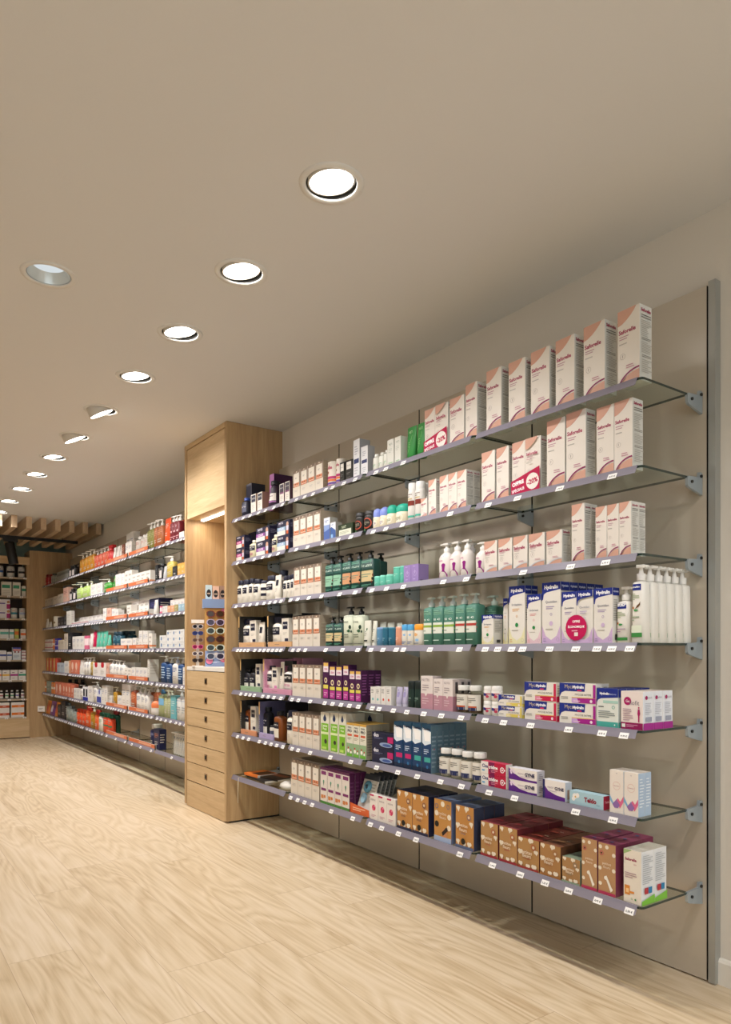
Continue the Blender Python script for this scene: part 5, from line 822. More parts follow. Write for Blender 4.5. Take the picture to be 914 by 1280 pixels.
 (5,'rose_carton',2.09,2.508,2.424,0.148,1,0.05,1,1),
 (5,'rose_carton',2.09,2.421,2.294,0.137,2,0.036,3,1),
 (5,'pill_jar',2.09,2.291,2.224,0.114,1,0.06,1,1),
 (5,'pill_jar',2.09,2.221,2.155,0.115,1,0.06,1,1),
 (5,'tub',2.09,2.123,2.081,0.116,1,0.06,1,2),
 (5,'tub',2.09,2.079,2.032,0.118,1,0.06,1,2),
 (5,'myco_yellow',2.09,2.029,1.903,0.087,1,0.036,1,2),
 (5,'myco_red',2.09,1.892,1.738,0.142,1,0.036,1,2),
 (5,'myco_purple',2.09,1.724,1.565,0.144,1,0.036,2,2),
 (5,'hyd_teal',2.09,1.563,1.476,0.131,1,0.044,4,1),
 (5,'gello',2.09,1.467,1.383,0.126,1,0.056,3,1),
 (6,'phy_amber',2.11,4.382,4.302,0.187,1,0.06,1,1),
 (6,'case_peach',2.08,4.389,4.147,0.226,1,0.2,1,1),
 (6,'phy_boxw',2.11,4.288,4.211,0.185,1,0.036,1,1),
 (6,'phy_dark',2.11,4.128,4.059,0.19,1,0.06,1,1),
 (6,'case_lilac',2.08,4.124,3.917,0.232,1,0.25,1,1),
 (6,'phy_tiny',2.11,4.039,3.981,0.082,1,0.06,1,1),
 (6,'phy_amber',2.1,3.947,3.851,0.177,1,0.06,1,1),
 (6,'phy_boxw',2.164,3.892,3.841,0.165,1,0.036,1,1),
 (6,'phy_white',2.085,3.756,3.683,0.195,1,0.06,1,1),
 (6,'cream4',2.09,3.682,3.377,0.19,4,0.06,2,1),
 (6,'lime_box',2.09,3.367,3.279,0.212,1,0.06,2,1),
 (6,'lime_box',2.09,3.27,3.19,0.216,1,0.06,2,1),
 (6,'lime_box',2.242,3.293,3.074,0.212,2,0.05,1,1),
 (6,'lime_box',2.09,3.185,3.116,0.217,1,0.06,2,1),
 (6,'pro_box',2.09,3.111,2.932,0.174,3,0.049,3,1),
 (6,'navy_flat',2.09,2.885,2.712,0.147,1,0.05,1,2),
 (6,'test_pink',2.09,2.708,2.641,0.212,1,0.036,1,1),
 (6,'test_pink',2.09,2.637,2.575,0.215,1,0.036,1,1),
 (6,'test_teal',2.09,2.569,2.505,0.216,1,0.036,1,1),
 (6,'test_teal',2.09,2.499,2.437,0.215,1,0.036,6,1),
 (6,'supp_jar',2.09,2.402,2.335,0.12,1,0.06,1,1),
 (6,'supp_jar',2.09,2.332,2.266,0.123,1,0.06,1,1),
 (6,'supp_jar',2.09,2.263,2.199,0.121,1,0.06,1,1),
 (6,'supp_jar',2.09,2.195,2.129,0.124,1,0.06,1,1),
 (6,'cica',2.09,2.126,1.986,0.097,1,0.036,1,2),
 (6,'muco',2.09,1.974,1.829,0.091,1,0.042,1,2),
 (6,'muco_blue',2.09,1.804,1.698,0.069,1,0.036,1,1),
 (6,'teido',2.09,1.68,1.533,0.047,1,0.036,1,1),
 (6,'wave_box',2.09,1.511,1.4,0.143,2,0.036,2,1),
 (7,'cream4',2.09,3.697,3.38,0.202,4,0.052,3,1),
 (7,'plum_box',2.09,3.37,3.083,0.196,4,0.036,3,1),
 (7,'rose_small',2.09,2.904,2.696,0.123,3,0.036,1,1),
 (7,'petal_navy',2.09,2.682,2.454,0.179,2,0.059,3,1),
 (7,'petal_photo',2.09,2.416,2.303,0.182,1,0.06,3,1),
 (7,'petal_slate',2.09,2.277,2.166,0.179,1,0.06,3,1),
 (7,'petal_red',2.09,2.126,2.029,0.138,1,0.09,3,1),
 (7,'petal_red',2.09,2.023,1.927,0.139,1,0.09,3,1),
 (7,'petal_ruby',2.09,1.925,1.818,0.117,1,0.09,3,1),
 (7,'petal_rust',2.09,1.815,1.717,0.117,1,0.09,3,1),
 (7,'petal_sage',2.09,1.712,1.632,0.09,1,0.08,2,1),
 (7,'petal_pink',2.09,1.626,1.56,0.176,1,0.07,3,1),
 (7,'petal_pink',2.09,1.557,1.486,0.174,1,0.072,3,1),
 (7,'organic',2.09,1.457,1.389,0.174,1,0.071,2,1),
]
FAR_STOCK = [
 (1,'f_red',2.09,10.475,10.368,0.153,1,0.06,1,1),
 (1,'f_red',2.09,10.347,10.164,0.14,1,0.06,1,1),
 (1,'f_grey_btl',2.09,10.14,10.017,0.138,1,0.06,1,1),
 (1,'f_grey_btl',2.09,10.007,9.891,0.127,1,0.06,1,1),
 (1,'f_grey_btl',2.09,9.882,9.778,0.117,1,0.06,1,1),
 (1,'f_silver',2.09,9.764,9.182,0.119,4,0.06,1,1),
 (1,'f_black_btl',2.09,9.157,9.029,0.144,1,0.06,1,1),
 (1,'f_black_case',2.154,9.081,8.868,0.163,1,0.15,1,1),
 (1,'f_black_btl',2.09,9.021,8.885,0.141,1,0.06,1,1),
 (1,'f_amber',2.09,8.645,8.497,0.218,1,0.06,1,1),
 (1,'f_amber',2.09,8.482,8.338,0.221,1,0.06,1,1),
 (1,'f_amber',2.09,8.324,8.184,0.224,1,0.06,1,1),
 (1,'f_amber',2.09,8.17,8.035,0.226,1,0.06,1,1),
 (1,'f_coral',2.09,8.022,7.897,0.19,1,0.06,1,1),
 (1,'f_coral',2.09,7.884,7.763,0.19,1,0.06,1,1),
 (1,'f_coral',2.09,7.751,7.633,0.19,1,0.06,1,1),
 (1,'f_coral',2.09,7.621,7.506,0.191,1,0.06,1,1),
 (1,'f_red_spray',2.09,7.5,7.36,0.192,1,0.06,1,1),
 (1,'f_white_tube',2.09,7.344,7.27,0.151,1,0.06,1,1),
 (1,'f_white_tube',2.09,7.244,7.147,0.152,1,0.06,1,1),
 (1,'f_white',2.19,7.206,6.97,0.28,2,0.06,1,1),
 (1,'f_white_tube',2.09,7.131,7.039,0.151,1,0.06,1,1),
 (1,'f_brown',2.09,7.026,6.926,0.141,1,0.06,1,1),
 (1,'f_white',2.09,6.908,6.718,0.143,2,0.06,1,1),
 (1,'f_clear',2.09,6.647,6.517,0.167,1,0.06,1,1),
 (1,'f_clear',2.09,6.485,6.392,0.163,1,0.06,1,1),
 (1,'f_clear',2.09,6.383,6.307,0.161,1,0.06,1,1),
 (1,'f_olive',2.09,6.293,6.207,0.238,1,0.06,1,1),
 (1,'f_olive',2.09,6.201,6.126,0.237,1,0.06,1,1),
 (1,'f_terra',2.09,6.119,6.048,0.236,1,0.06,1,1),
 (1,'f_terra',2.09,6.039,5.904,0.232,1,0.06,1,1),
 (1,'f_orange_tube',2.09,5.88,5.747,0.215,1,0.05,1,1),
 (1,'f_wine',2.09,5.728,5.667,0.216,1,0.06,1,1),
 (1,'f_redbox',2.16,5.703,5.588,0.178,1,0.06,1,1),
 (1,'f_wine',2.09,5.664,5.602,0.213,1,0.06,1,1),
 (1,'f_wine',2.09,5.597,5.524,0.207,1,0.06,1,1),
 (1,'f_white',2.085,5.501,5.4,0.054,1,0.05,1,1),
 (2,'f_beige',2.09,10.472,10.306,0.107,1,0.06,1,1),
 (2,'f_beige',2.09,10.285,10.164,0.109,1,0.06,1,1),
 (2,'f_beige',2.09,10.144,9.968,0.108,1,0.06,1,1),
 (2,'f_beige',2.09,9.939,9.741,0.11,1,0.06,1,1),
 (2,'f_beige',2.09,9.709,9.452,0.12,1,0.06,1,1),
 (2,'f_blush',2.09,9.417,9.182,0.181,1,0.06,1,1),
 (2,'f_black_btl',2.09,9.132,8.997,0.151,1,0.06,1,1),
 (2,'f_black_btl',2.09,8.964,8.822,0.148,1,0.06,1,1),
 (2,'f_lime',2.09,8.791,8.533,0.176,1,0.06,1,1),
 (2,'f_lime',2.09,8.515,8.253,0.176,1,0.06,1,1),
 (2,'f_lime',2.09,8.239,8.164,0.173,1,0.06,1,1),
 (2,'f_white',2.09,8.15,7.688,0.124,2,0.06,1,1),
 (2,'f_green',2.09,7.664,7.418,0.142,1,0.06,1,1),
 (2,'f_green_tube',2.09,7.344,7.242,0.153,1,0.06,1,1),
 (2,'f_white',2.09,7.225,7.044,0.156,1,0.06,1,1),
 (2,'f_white',2.09,7.034,6.934,0.15,1,0.06,1,1),
 (2,'f_white_or',2.09,6.928,6.718,0.161,2,0.06,1,1),
 (2,'f_white_or',2.09,6.71,6.197,0.111,4,0.1,1,1),
 (2,'f_dark',2.09,6.069,6.006,0.136,1,0.05,1,1),
 (2,'f_black_btl',2.09,5.986,5.914,0.138,1,0.06,1,1),
 (2,'f_silver_tube',2.09,5.9,5.833,0.11,1,0.04,1,1),
 (2,'f_oil',2.09,5.813,5.671,0.181,1,0.06,1,1),
 (2,'f_dark',2.09,5.662,5.564,0.085,1,0.05,1,1),
 (2,'f_yellow',2.09,5.549,5.393,0.096,2,0.05,1,1),
 (3,'f_white_tube',2.09,10.475,10.357,0.127,1,0.06,1,1),
 (3,'f_white_tube',2.09,10.306,10.174,0.082,1,0.06,1,1),
 (3,'f_floral',2.09,10.154,9.755,0.142,1,0.06,1,1),
 (3,'f_dark',2.09,9.709,9.395,0.117,2,0.06,1,1),
 (3,'f_dark',2.09,9.373,9.262,0.131,1,0.1,1,1),
 (3,'f_panel',2.09,9.245,9.029,0.173,1,0.04,1,1),
 (3,'f_mix',2.194,9.349,7.967,0.093,8,0.05,1,1),
 (3,'f_mix',2.09,9.005,8.246,0.034,5,0.05,1,1),
 (3,'f_mix2',2.09,8.236,7.673,0.034,4,0.05,1,1),
 (3,'f_white',2.09,7.658,7.542,0.131,1,0.06,1,1),
 (3,'f_blush',2.09,7.518,7.372,0.125,1,0.06,1,1),
 (3,'f_white',2.09,7.354,7.228,0.111,1,0.06,1,1),
 (3,'f_white',2.09,7.227,7.134,0.095,1,0.06,1,1),
 (3,'f_white',2.09,7.12,6.882,0.043,2,0.05,1,1),
 (3,'f_white_or',2.09,6.866,6.74,0.121,1,0.06,1,1),
 (3,'f_white_or',2.16,6.945,6.449,0.154,4,0.05,1,1),
 (3,'f_white_or',2.085,6.709,6.225,0.058,4,0.05,1,1),
 (3,'f_navy_case',2.15,6.406,6.136,0.152,1,0.12,1,1),
 (3,'f_white_vial',2.09,6.145,6.064,0.129,1,0.06,1,1),
 (3,'f_pinkbox',2.09,5.957,5.91,0.066,1,0.04,1,1),
 (3,'f_white',2.09,5.898,5.778,0.062,2,0.05,1,1),
 (3,'f_white',2.17,5.928,5.606,0.118,4,0.06,1,1),
 (3,'f_peach',2.09,5.77,5.624,0.058,2,0.05,1,1),
 (3,'f_khaki',2.09,5.619,5.538,0.06,1,0.05,1,1),
 (3,'f_sky',2.09,5.529,5.399,0.059,2,0.05,1,1),
 (4,'f_mix',2.09,10.475,10.017,0.137,2,0.06,1,2),
 (4,'f_orangebox',2.09,9.997,9.906,0.143,1,0.05,1,1),
 (4,'f_bluebox',2.09,9.882,9.732,0.145,1,0.05,1,1),
 (4,'f_beige',2.09,9.704,9.391,0.121,2,0.06,1,1),
 (4,'f_beige',2.09,9.373,9.203,0.195,1,0.06,1,1),
 (4,'f_dark',2.09,9.178,8.989,0.201,1,0.12,1,1),
 (4,'f_white',2.09,8.956,8.431,0.151,3,0.06,1,1),
 (4,'f_pinkbox',2.09,8.417,8.246,0.151,1,0.06,1,1),
 (4,'f_white_tube',2.09,8.233,8.109,0.174,1,0.06,1,1),
 (4,'f_crimson',2.09,8.096,7.976,0.191,1,0.04,1,1),
 (4,'f_aqua',2.09,7.962,7.846,0.186,1,0.06,1,1),
 (4,'f_aqua',2.09,7.839,7.719,0.187,1,0.06,1,1),
 (4,'f_aqua',2.09,7.707,7.56,0.188,1,0.06,1,1),
 (4,'f_aqua',2.09,7.548,7.447,0.143,1,0.06,1,1),
 (4,'f_petrol',2.18,7.37,7.205,0.181,1,0.06,1,1),
 (4,'f_petrol',2.09,7.344,7.225,0.172,1,0.06,1,1),
 (4,'f_petrol',2.09,7.214,7.087,0.169,1,0.06,1,1),
 (4,'f_petrol',2.18,7.184,7.015,0.176,1,0.06,1,1),
 (4,'f_white',2.09,7.055,6.705,0.098,2,0.06,1,1),
 (4,'f_white',2.09,6.691,6.584,0.1,1,0.06,1,1),
 (4,'f_white',2.09,6.56,6.517,0.072,1,0.06,1,1),
 (4,'f_white',2.09,6.508,6.406,0.162,1,0.06,1,1),
 (4,'f_white',2.09,6.397,6.262,0.158,2,0.06,1,1),
 (4,'f_white_or',2.09,6.238,6.153,0.132,1,0.036,1,1),
 (4,'f_whiteblue',2.09,5.959,5.801,0.109,1,0.06,1,2),
 (4,'f_whiteblue',2.09,5.794,5.403,0.149,3,0.06,1,3),
 (5,'f_redyel',2.09,10.388,9.816,0.175,3,0.06,1,1),
 (5,'f_skybox',2.09,9.75,9.382,0.12,2,0.06,1,1),
 (5,'f_white',2.09,9.356,9.153,0.143,1,0.06,1,1),
 (5,'f_peach',2.09,9.14,9.062,0.151,1,0.05,1,1),
 (5,'f_salmon',2.09,9.05,8.683,0.161,2,0.06,1,1),
 (5,'f_white_tube',2.09,8.668,8.555,0.165,1,0.06,1,1),
 (5,'f_white_tube',2.09,8.544,8.453,0.166,1,0.06,1,1),
 (5,'f_white_btl',2.09,8.438,8.331,0.19,1,0.06,1,1),
 (5,'f_white_btl',2.09,8.317,8.205,0.191,1,0.06,1,1),
 (5,'f_gold_btl',2.09,8.184,8.069,0.196,1,0.06,1,1),
 (5,'f_heart',2.09,8.055,7.566,0.14,2,0.07,1,1),
 (5,'f_blush',2.09,7.551,7.471,0.145,1,0.06,1,1),
 (5,'f_white_btl',2.09,7.447,7.331,0.18,1,0.06,1,1),
 (5,'f_white_btl',2.09,7.309,7.222,0.177,1,0.06,1,1),
 (5,'f_white_btl',2.09,7.22,7.117,0.173,1,0.06,1,1),
 (5,'f_white_btl',2.09,7.105,6.978,0.17,1,0.06,1,1),
 (5,'f_white',2.17,7.163,6.885,0.152,2,0.06,1,1),
 (5,'f_white_or',2.09,6.937,6.728,0.105,2,0.06,1,1),
 (5,'f_white',2.09,6.714,6.615,0.113,1,0.06,1,1),
 (5,'f_white',2.09,6.598,6.279,0.113,3,0.06,1,1),
 (5,'f_panel',2.09,6.266,6.217,0.19,1,0.083,1,1),
 (5,'f_navy_pump',2.09,5.946,5.82,0.222,1,0.06,1,1),
 (5,'f_navy_pump',2.09,5.807,5.694,0.209,1,0.06,1,1),
 (5,'f_white_pump',2.09,5.682,5.564,0.214,1,0.06,1,1),
 (5,'f_navy_pump',2.09,5.556,5.443,0.209,1,0.06,1,1),
 (5,'f_white',2.09,5.435,5.392,0.135,1,0.06,1,1),
 (6,'f_orangebox',2.09,10.475,10.388,0.137,1,0.05,1,1),
 (6,'f_sagebox',2.09,10.368,10.115,0.152,1,0.06,1,1),
 (6,'f_orangebox',2.09,10.09,9.901,0.143,1,0.06,1,1),
 (6,'f_black_btl',2.2,9.799,9.578,0.19,1,0.06,1,1),
 (6,'f_salmon',2.09,9.882,9.483,0.156,2,0.06,1,1),
 (6,'f_black_btl',2.2,9.479,9.27,0.2,1,0.06,1,1),
 (6,'f_salmon',2.09,9.461,9.037,0.158,3,0.06,1,1),
 (6,'f_black_btl',2.2,9.16,8.963,0.21,1,0.06,1,1),
 (6,'f_salmon',2.09,9.021,8.909,0.156,1,0.06,1,1),
 (6,'f_white',2.09,8.897,8.615,0.118,2,0.05,1,1),
 (6,'f_white_btl',2.09,8.604,8.497,0.164,1,0.06,1,1),
 (6,'f_inky',2.09,8.486,8.26,0.15,2,0.04,1,1),
 (6,'f_white',2.09,8.246,8.075,0.169,1,0.06,1,1),
 (6,'f_white_btl',2.09,8.055,7.917,0.217,1,0.06,1,1),
 (6,'f_bluebox2',2.09,7.904,7.735,0.14,1,0.06,1,1),
 (6,'f_white',2.09,7.719,7.512,0.191,2,0.06,1,1),
 (6,'f_white',2.09,7.441,7.354,0.099,1,0.04,1,1),
 (6,'f_honey',2.09,7.326,7.213,0.192,1,0.06,1,1),
 (6,'f_white',2.09,7.166,7.02,0.114,1,0.06,1,1),
 (6,'f_white',2.09,7.014,6.77,0.232,2,0.06,1,1),
 (6,'f_copper',2.09,6.759,6.615,0.239,1,0.06,1,1),
 (6,'f_white_btl',2.09,6.598,6.471,0.232,1,0.06,1,1),
 (6,'f_white_btl',2.09,6.46,6.367,0.223,1,0.06,1,1),
 (6,'f_copper',2.15,6.441,6.33,0.231,1,0.06,1,1),
 (6,'f_white_btl',2.09,6.359,6.271,0.211,1,0.06,1,1),
 (6,'f_copper',2.15,6.32,6.208,0.236,1,0.06,1,1),
 (6,'f_ball',2.07,6.186,6.026,0.122,1,0.06,1,1),
 (6,'f_clearblue',2.09,6.02,5.876,0.224,1,0.06,1,1),
 (6,'f_palegreen',2.09,5.865,5.79,0.223,1,0.06,1,1),
 (6,'f_palegreen',2.09,5.783,5.707,0.223,1,0.06,1,1),
 (6,'f_tealbox',2.09,5.699,5.585,0.187,1,0.06,1,1),
 (6,'f_white_blue',2.09,5.577,5.483,0.237,1,0.06,1,1),
 (6,'f_white_blue',2.09,5.477,5.388,0.237,1,0.06,1,1),
 (7,'f_sachet_or',2.09,10.461,10.24,0.173,1,0.036,1,1),
 (7,'f_sachet_pu',2.09,10.225,9.958,0.178,1,0.036,1,1),
 (7,'f_sachet_or',2.09,9.939,9.75,0.179,1,0.036,1,1),
 (7,'f_dark',2.09,9.732,9.55,0.16,1,0.05,1,1),
 (7,'f_dark',2.09,9.527,9.33,0.214,1,0.05,1,1),
 (7,'f_grey_btl',2.09,9.309,9.14,0.204,1,0.06,1,1),
 (7,'f_grey_btl',2.09,9.123,8.964,0.18,1,0.06,1,1),
 (7,'f_grey_btl',2.09,8.948,8.806,0.156,1,0.06,1,1),
 (7,'f_orangered',2.09,8.791,8.402,0.168,3,0.06,1,1),
 (7,'f_redcap',2.09,8.388,8.205,0.222,1,0.06,1,1),
 (7,'f_honey',2.09,8.184,8.025,0.226,1,0.06,1,1),
 (7,'f_redcap',2.09,8.009,7.871,0.204,1,0.06,1,1),
 (7,'f_greencap_w',2.09,7.859,7.713,0.188,1,0.06,1,1),
 (7,'f_greencap_o',2.09,7.701,7.536,0.192,1,0.06,1,1),
 (7,'f_deepgreen',2.16,7.613,7.466,0.225,1,0.06,1,1),
 (7,'f_greencap_o',2.09,7.524,7.389,0.19,1,0.06,1,1),
 (7,'f_navy_btl',2.09,6.251,6.124,0.195,1,0.06,1,1),
 (7,'f_navy_box',2.09,6.11,5.967,0.168,1,0.06,1,1),
]
# ------------------------------------------------------------------ shelves
NSEG = [(1.38, 2.135), (2.15, 2.905), (2.93, 3.69), (3.72, 4.466)]
NN = ['at the near end', 'second from the near end', 'third from the near end', 'against the oak cabinet']
FSEG = [(5.235, 5.985), (6.0, 6.745), (6.765, 7.5), (7.52, 8.27), (8.29, 9.04), (9.06, 9.76), (9.78, 10.49)]
for row in range(1, 8):
    for i, (a, b) in enumerate(NSEG):
        glass_shelf(row, a, b, [y for y in NEAR_TAGS[row] if a+.03 < y < b-.03], False, i == 3, 'glass shelf with lilac price rail, %s row, %s, near unit' % (ORD[row], NN[i]))
    for i, (a, b) in enumerate(FSEG):
        tg = [] ; y = a+.04+random.uniform(0, .04)
        while y < b-.03: tg.append(y); y += random.uniform(.07, .12)
        if row == 7 and i in (1, 2): tg = tg[::3]
        if row == 7 and i == 0: tg = tg[3:4]
        glass_shelf(row, a, b, tg, True, i == 6, 'glass shelf with price rail, %s row, %s bay past the cabinet, far unit' % (ORD[row], NTH[i+1]))
stock(NEAR_STOCK, 'near'); stock(FAR_STOCK, 'far')
# orange edged merchandising strips standing behind the rails of the far unit
for row in range(1, 8):
    for i, (a, b) in enumerate(((6.79, 7.49), (6.2, 6.74) if row < 7 else (6.02, 6.74))):
        m = MB(); h = .034; m.box(-.0, 0, 0, .006, b-a, h, {'*': '#cf6f42', 'T': '#e9dfd2'}); m.box(-.0012, .1, .008, 0, (b-a)*.6, h-.008, '#e0a283'); m.box(.0, -.0, 0, .010, .012, h*1.15, '#e6d6c8')
        o = m.obj('orange_shelf_strip', loc=(XF+.0025, a, ROWZ[row]+.0005))
        tag(o, 'orange product strip on the %s shelf of far unit, %s' % (ORD[row], ('farther of the two', 'nearer of the two')[i]), 'shelf strip', 'orange strips on the far shelves')
# white bin full of tubes, bottom far shelf
t = empty('storage_bin', (2.09, 5.46, ROWZ[7]+.0003), -math.pi/2); tag(t, 'clear plastic bin holding white tubes, bottom shelf, far unit beside the cabinet', 'bin')
CL = M_BIN; m = MB()
for b_ in ((-.21, 0, 0, .21, .24, .003), (-.21, 0, 0, .21, .003, .17), (-.21, .237, 0, .21, .24, .17), (-.21, 0, 0, -.207, .24, .17), (.207, 0, 0, .21, .24, .17)): m.box(*b_, CL)
m.obj('bin_body', t); m = MB()
for b_ in ((-.214, -.004, .17, .214, .008, .176), (-.214, .232, .17, .214, .244, .176), (-.214, 0, .17, -.204, .24, .176), (.204, 0, .17, .214, .24, .176)): m.box(*b_, '#e0dcd2')
m.obj('bin_rim', t)
KINDS['f_bintube'] = tub_('#e0ddd8', '#e6e4de', [R('F', .25, .75, .75, .88, '#4a6c9c'), *LN('F', .3, .7, .2, .6, 4, '#8a9cb8')], desc='')
for k in range(9): put('f_bintube', 2.098, 5.65-.0465*k, ROWZ[7]+.004, .04, .03, .155, -math.pi/2, 'white tube with blue label in the clear bin, front row, %s from left' % NTH[k+1], 'white tubes in the clear bin')
for k in range(5):
    m = MB(); m.box(-.038, 0, 0, .038, .1, .205, {'*': '#dcd8cc'}); stamp(m, LN('F', .2, .8, .3, .8, 4, '#bdb8ae'), {'F': (.076, .205)}, lambda f, x, y, e: (x-.038, -e, y))
    tag(m.obj('carton', loc=(2.2, 5.63-.083*k, ROWZ[7]+.004), rz=-math.pi/2), 'pale carton behind the white tubes in the clear bin, %s from left' % NTH[k+1], 'box', 'cartons in the clear bin')
# odds on the bottom near shelf: magazines, plastic wrap, dangling strap
def slab(name, w, d, h, col, loc, rz, dec, label, cat):
    m = MB(); m.box(-w/2, 0, 0, w/2, d, h, {'*': '#d9d2c6', 'T': col, 'F': col}); stamp(m, dec, {'T': (w, d), 'F': (w, h)}, lambda f, x, y, e: (x-w/2, y, h+e) if f == 'T' else (x-w/2, -e, y))
    tag(m.obj(name, loc=loc, rz=rz), label, cat); return m
slab('brochure', .3, .2, .012, '#26221f', (2.1, 4.2, .3254), -1.62, [R('T', .1, .2, .5, .5, '#6c5a48')], 'dark glossy brochure lying flat at the bottom of the pile, near unit', 'brochure')
slab('brochure', .22, .17, .010, '#33271f', (2.14, 4.1, .3378), -1.45, [R('T', .1, .5, .8, .8, '#8a4a2c')], 'brown brochure lying in the middle of the small pile, near unit', 'brochure')
slab('brochure', .17, .15, .016, '#e0762c', (2.105, 4.27, .3382), -1.5, [R('T', .4, .1, .95, .9, '#4a2c1c')], 'orange brochure lying on top left of the small pile, near unit', 'brochure')
m = MB(); rr = random.Random(4); rings = []
for i, (z, r) in enumerate(((0, .8), (.008, 1), (.022, .9), (.034, .55), (.04, .2))): rings.append([((.075*r*math.cos(a)*(1+rr.uniform(-.1, .1))), (.05*r*math.sin(a)*(1+rr.uniform(-.1, .1)))+.05, z+rr.uniform(0, .004)*(i > 0)) for a in [2*math.pi*k/14 for k in range(14)]])
m.loops(rings, '#d0cbc0'); tag(m.obj('plastic_bag', loc=(2.09, 3.83, .3254), rz=-math.pi/2), 'crumpled white plastic bag on the bottom shelf of the near unit', 'plastic bag')
m = MB(); m.tube([(2.118, 4.35, .333), (2.08, 4.345, .334), (2.05, 4.34, .325), (2.046, 4.34, .25), (2.047, 4.342, .16)], .0022, '#cbbfa4', 6); tag(m.obj('dangling_cord', ), 'thin pale cord hanging from the bottom shelf near the oak cabinet', 'cord')
# blister display with a slanted card, bottom near shelf
t = empty('counter_display', (2.085, 3.0, .3254), -math.pi/2); tag(t, 'cardboard counter display with orange front, bottom shelf, near unit', 'display')
m = MB(); w = .17
m.add([(-w/2, 0, 0), (w/2, 0, 0), (w/2, 0, .035), (-w/2, 0, .05)], [(0, 1, 2, 3)], '#d8602c'); m.add([(-w/2, 0, 0), (w/2, 0, 0), (w/2, .2, 0), (-w/2, .2, 0)], [(3, 2, 1, 0)], '#c9c4ba')
for x in (-w/2, w/2): m.add([(x, 0, 0), (x, .2, 0), (x, .22, .12), (x, .01, .04)], [(0, 1, 2, 3)], '#b9b4aa')
m.add([(-w/2, .2, 0), (w/2, .2, 0), (w/2, .22, .12), (-w/2, .22, .12)], [(0, 1, 2, 3)], '#b9b4aa')
stamp(m, LN('F', .15, .85, .3, .75, 2, '#f0c8a8'), {'F': (w, .045)}, lambda f, x, y, e: (x-w/2, -e, y)); m.obj('display_tray', t)
for k in range(5):
    q = empty('thermometer_card', (2.11+.028*k, 3.0, .328), -math.pi/2); tag(q, 'blister card with blue digital thermometer in counter display, %s' % ('front card' if k == 0 else NTH[k+1]+' card from the front'), 'blister card', 'blister cards in the counter display')
    q.rotation_euler = (math.radians(-18), 0, -math.pi/2)
    m = MB(); m.box(-.065, 0, 0, .065, .002, .2, {'*': '#5c5850', 'F': '#cfccc4'}); stamp(m, [R('F', 0, .86, 1, 1, '#3c4048'), *LN('F', .6, .95, .4, .8, 5, '#a4a098')], {'F': (.13, .2)}, lambda f, x, y, e: (x-.065, -e, y)); m.obj('backing_card', q)
    m = MB(); MX = Matrix.Translation((-.01, -.001, .135)) @ Matrix.Rotation(math.radians(90), 4, 'X')
    m.lathe([(0, .026, .03), (.012, .026, .03), (.014, .02, .022)], '#5c94ac', n=18, M=MX); m.lathe([(.014, .012, .012), (.015, .011, .011)], '#2c3c48', n=14, M=MX)
    m.lathe([(0, .018, .026), (.012, .018, .026)], '#9cc4d8', n=14, M=Matrix.Translation((-.02, -.001, .075)) @ Matrix.Rotation(math.radians(90), 4, 'X')); m.obj('thermometer', q)

# ------------------------------------------------------------------ oak cabinet between the two units
cx0, cy0, cy1 = 2.025, 4.472, 5.225; t = empty('tall_cabinet', (cx0, (cy0+cy1)/2, 0)); tag(t, 'tall oak cabinet with drawers and an open lit niche between the shelving units', 'cabinet')
def cp(name, x0, y0, z0, x1, y1, z1, m_, par=None, extra=None):
    m = MB(); m.box(x0-cx0, y0-(cy0+cy1)/2, z0, x1-cx0, y1-(cy0+cy1)/2, z1, m_)
    if extra: extra(m)
    o = m.obj(name, par or t); return o
th = .034
cp('side_panel', cx0, cy0, .012, XW-.001, cy0+th, H-.002, M_OAK_V); cp('side_panel', cx0, cy1-th, .012, XW-.001, cy1, H-.002, M_OAK_V)
cp('top_panel', cx0, cy0+th, 2.665, XW-.001, cy1-th, H-.002, M_OAK_H); cp('back_panel', XW-.02, cy0+th, .012, XW-.002, cy1-th, 2.665, M_OAK_V)
cp('plinth', cx0+.03, cy0+.01, .0, XW-.02, cy1-.01, .045, M_DARKM)
a, b = cy0+th+.004, cy1-th-.004
cp('upper_door', cx0+.006, a, 2.145, cx0+.026, b, 2.66, M_OAK_H); cp('niche_ceiling', cx0+.026, a-.004, 2.145, XW-.02, b+.004, 2.165, M_OAK_X)
m = MB(); m.box(.10, -.3, 2.136, .125, .3, 2.1448, M_LED); m.obj('led_strip', t)
cp('niche_counter', cx0+.004, a-.004, 1.015, XW-.02, b+.004, 1.042, M_WHITE)
zs = [1.012, .872, .738, .604, .468, .331, .194]
for k in range(6):
    d_ = cp('drawer', cx0+.004, a, zs[k+1]+.003, cx0+.024, b, zs[k]-.002, M_OAK_H)
    zc = (zs[k]+zs[k+1])/2; yc = -.02
    m = MB(); m.box(.0015, yc-.022, zc-.022, .0041, yc+.022, zc+.022, mat('#8a6c4c', .35, .5)); m.box(-.0005, yc-.012, zc-.012, .0016, yc+.012, zc+.012, M_BLACK); m.obj('pull', d_)
cp('bottom_panel', cx0+.004, a, .004, cx0+.024, b, .19, M_OAK_H)
cp('carcass', cx0+.03, a, .05, XW-.03, b, 1.01, M_DARKM)
l = area_light('niche_led', (cx0+.11, (cy0+cy1)/2, 2.132), (0, 0, 0), .02, .6, 1.6, (1, .87, .7)); l.parent = t; l.location = (.11, 0, 2.132)

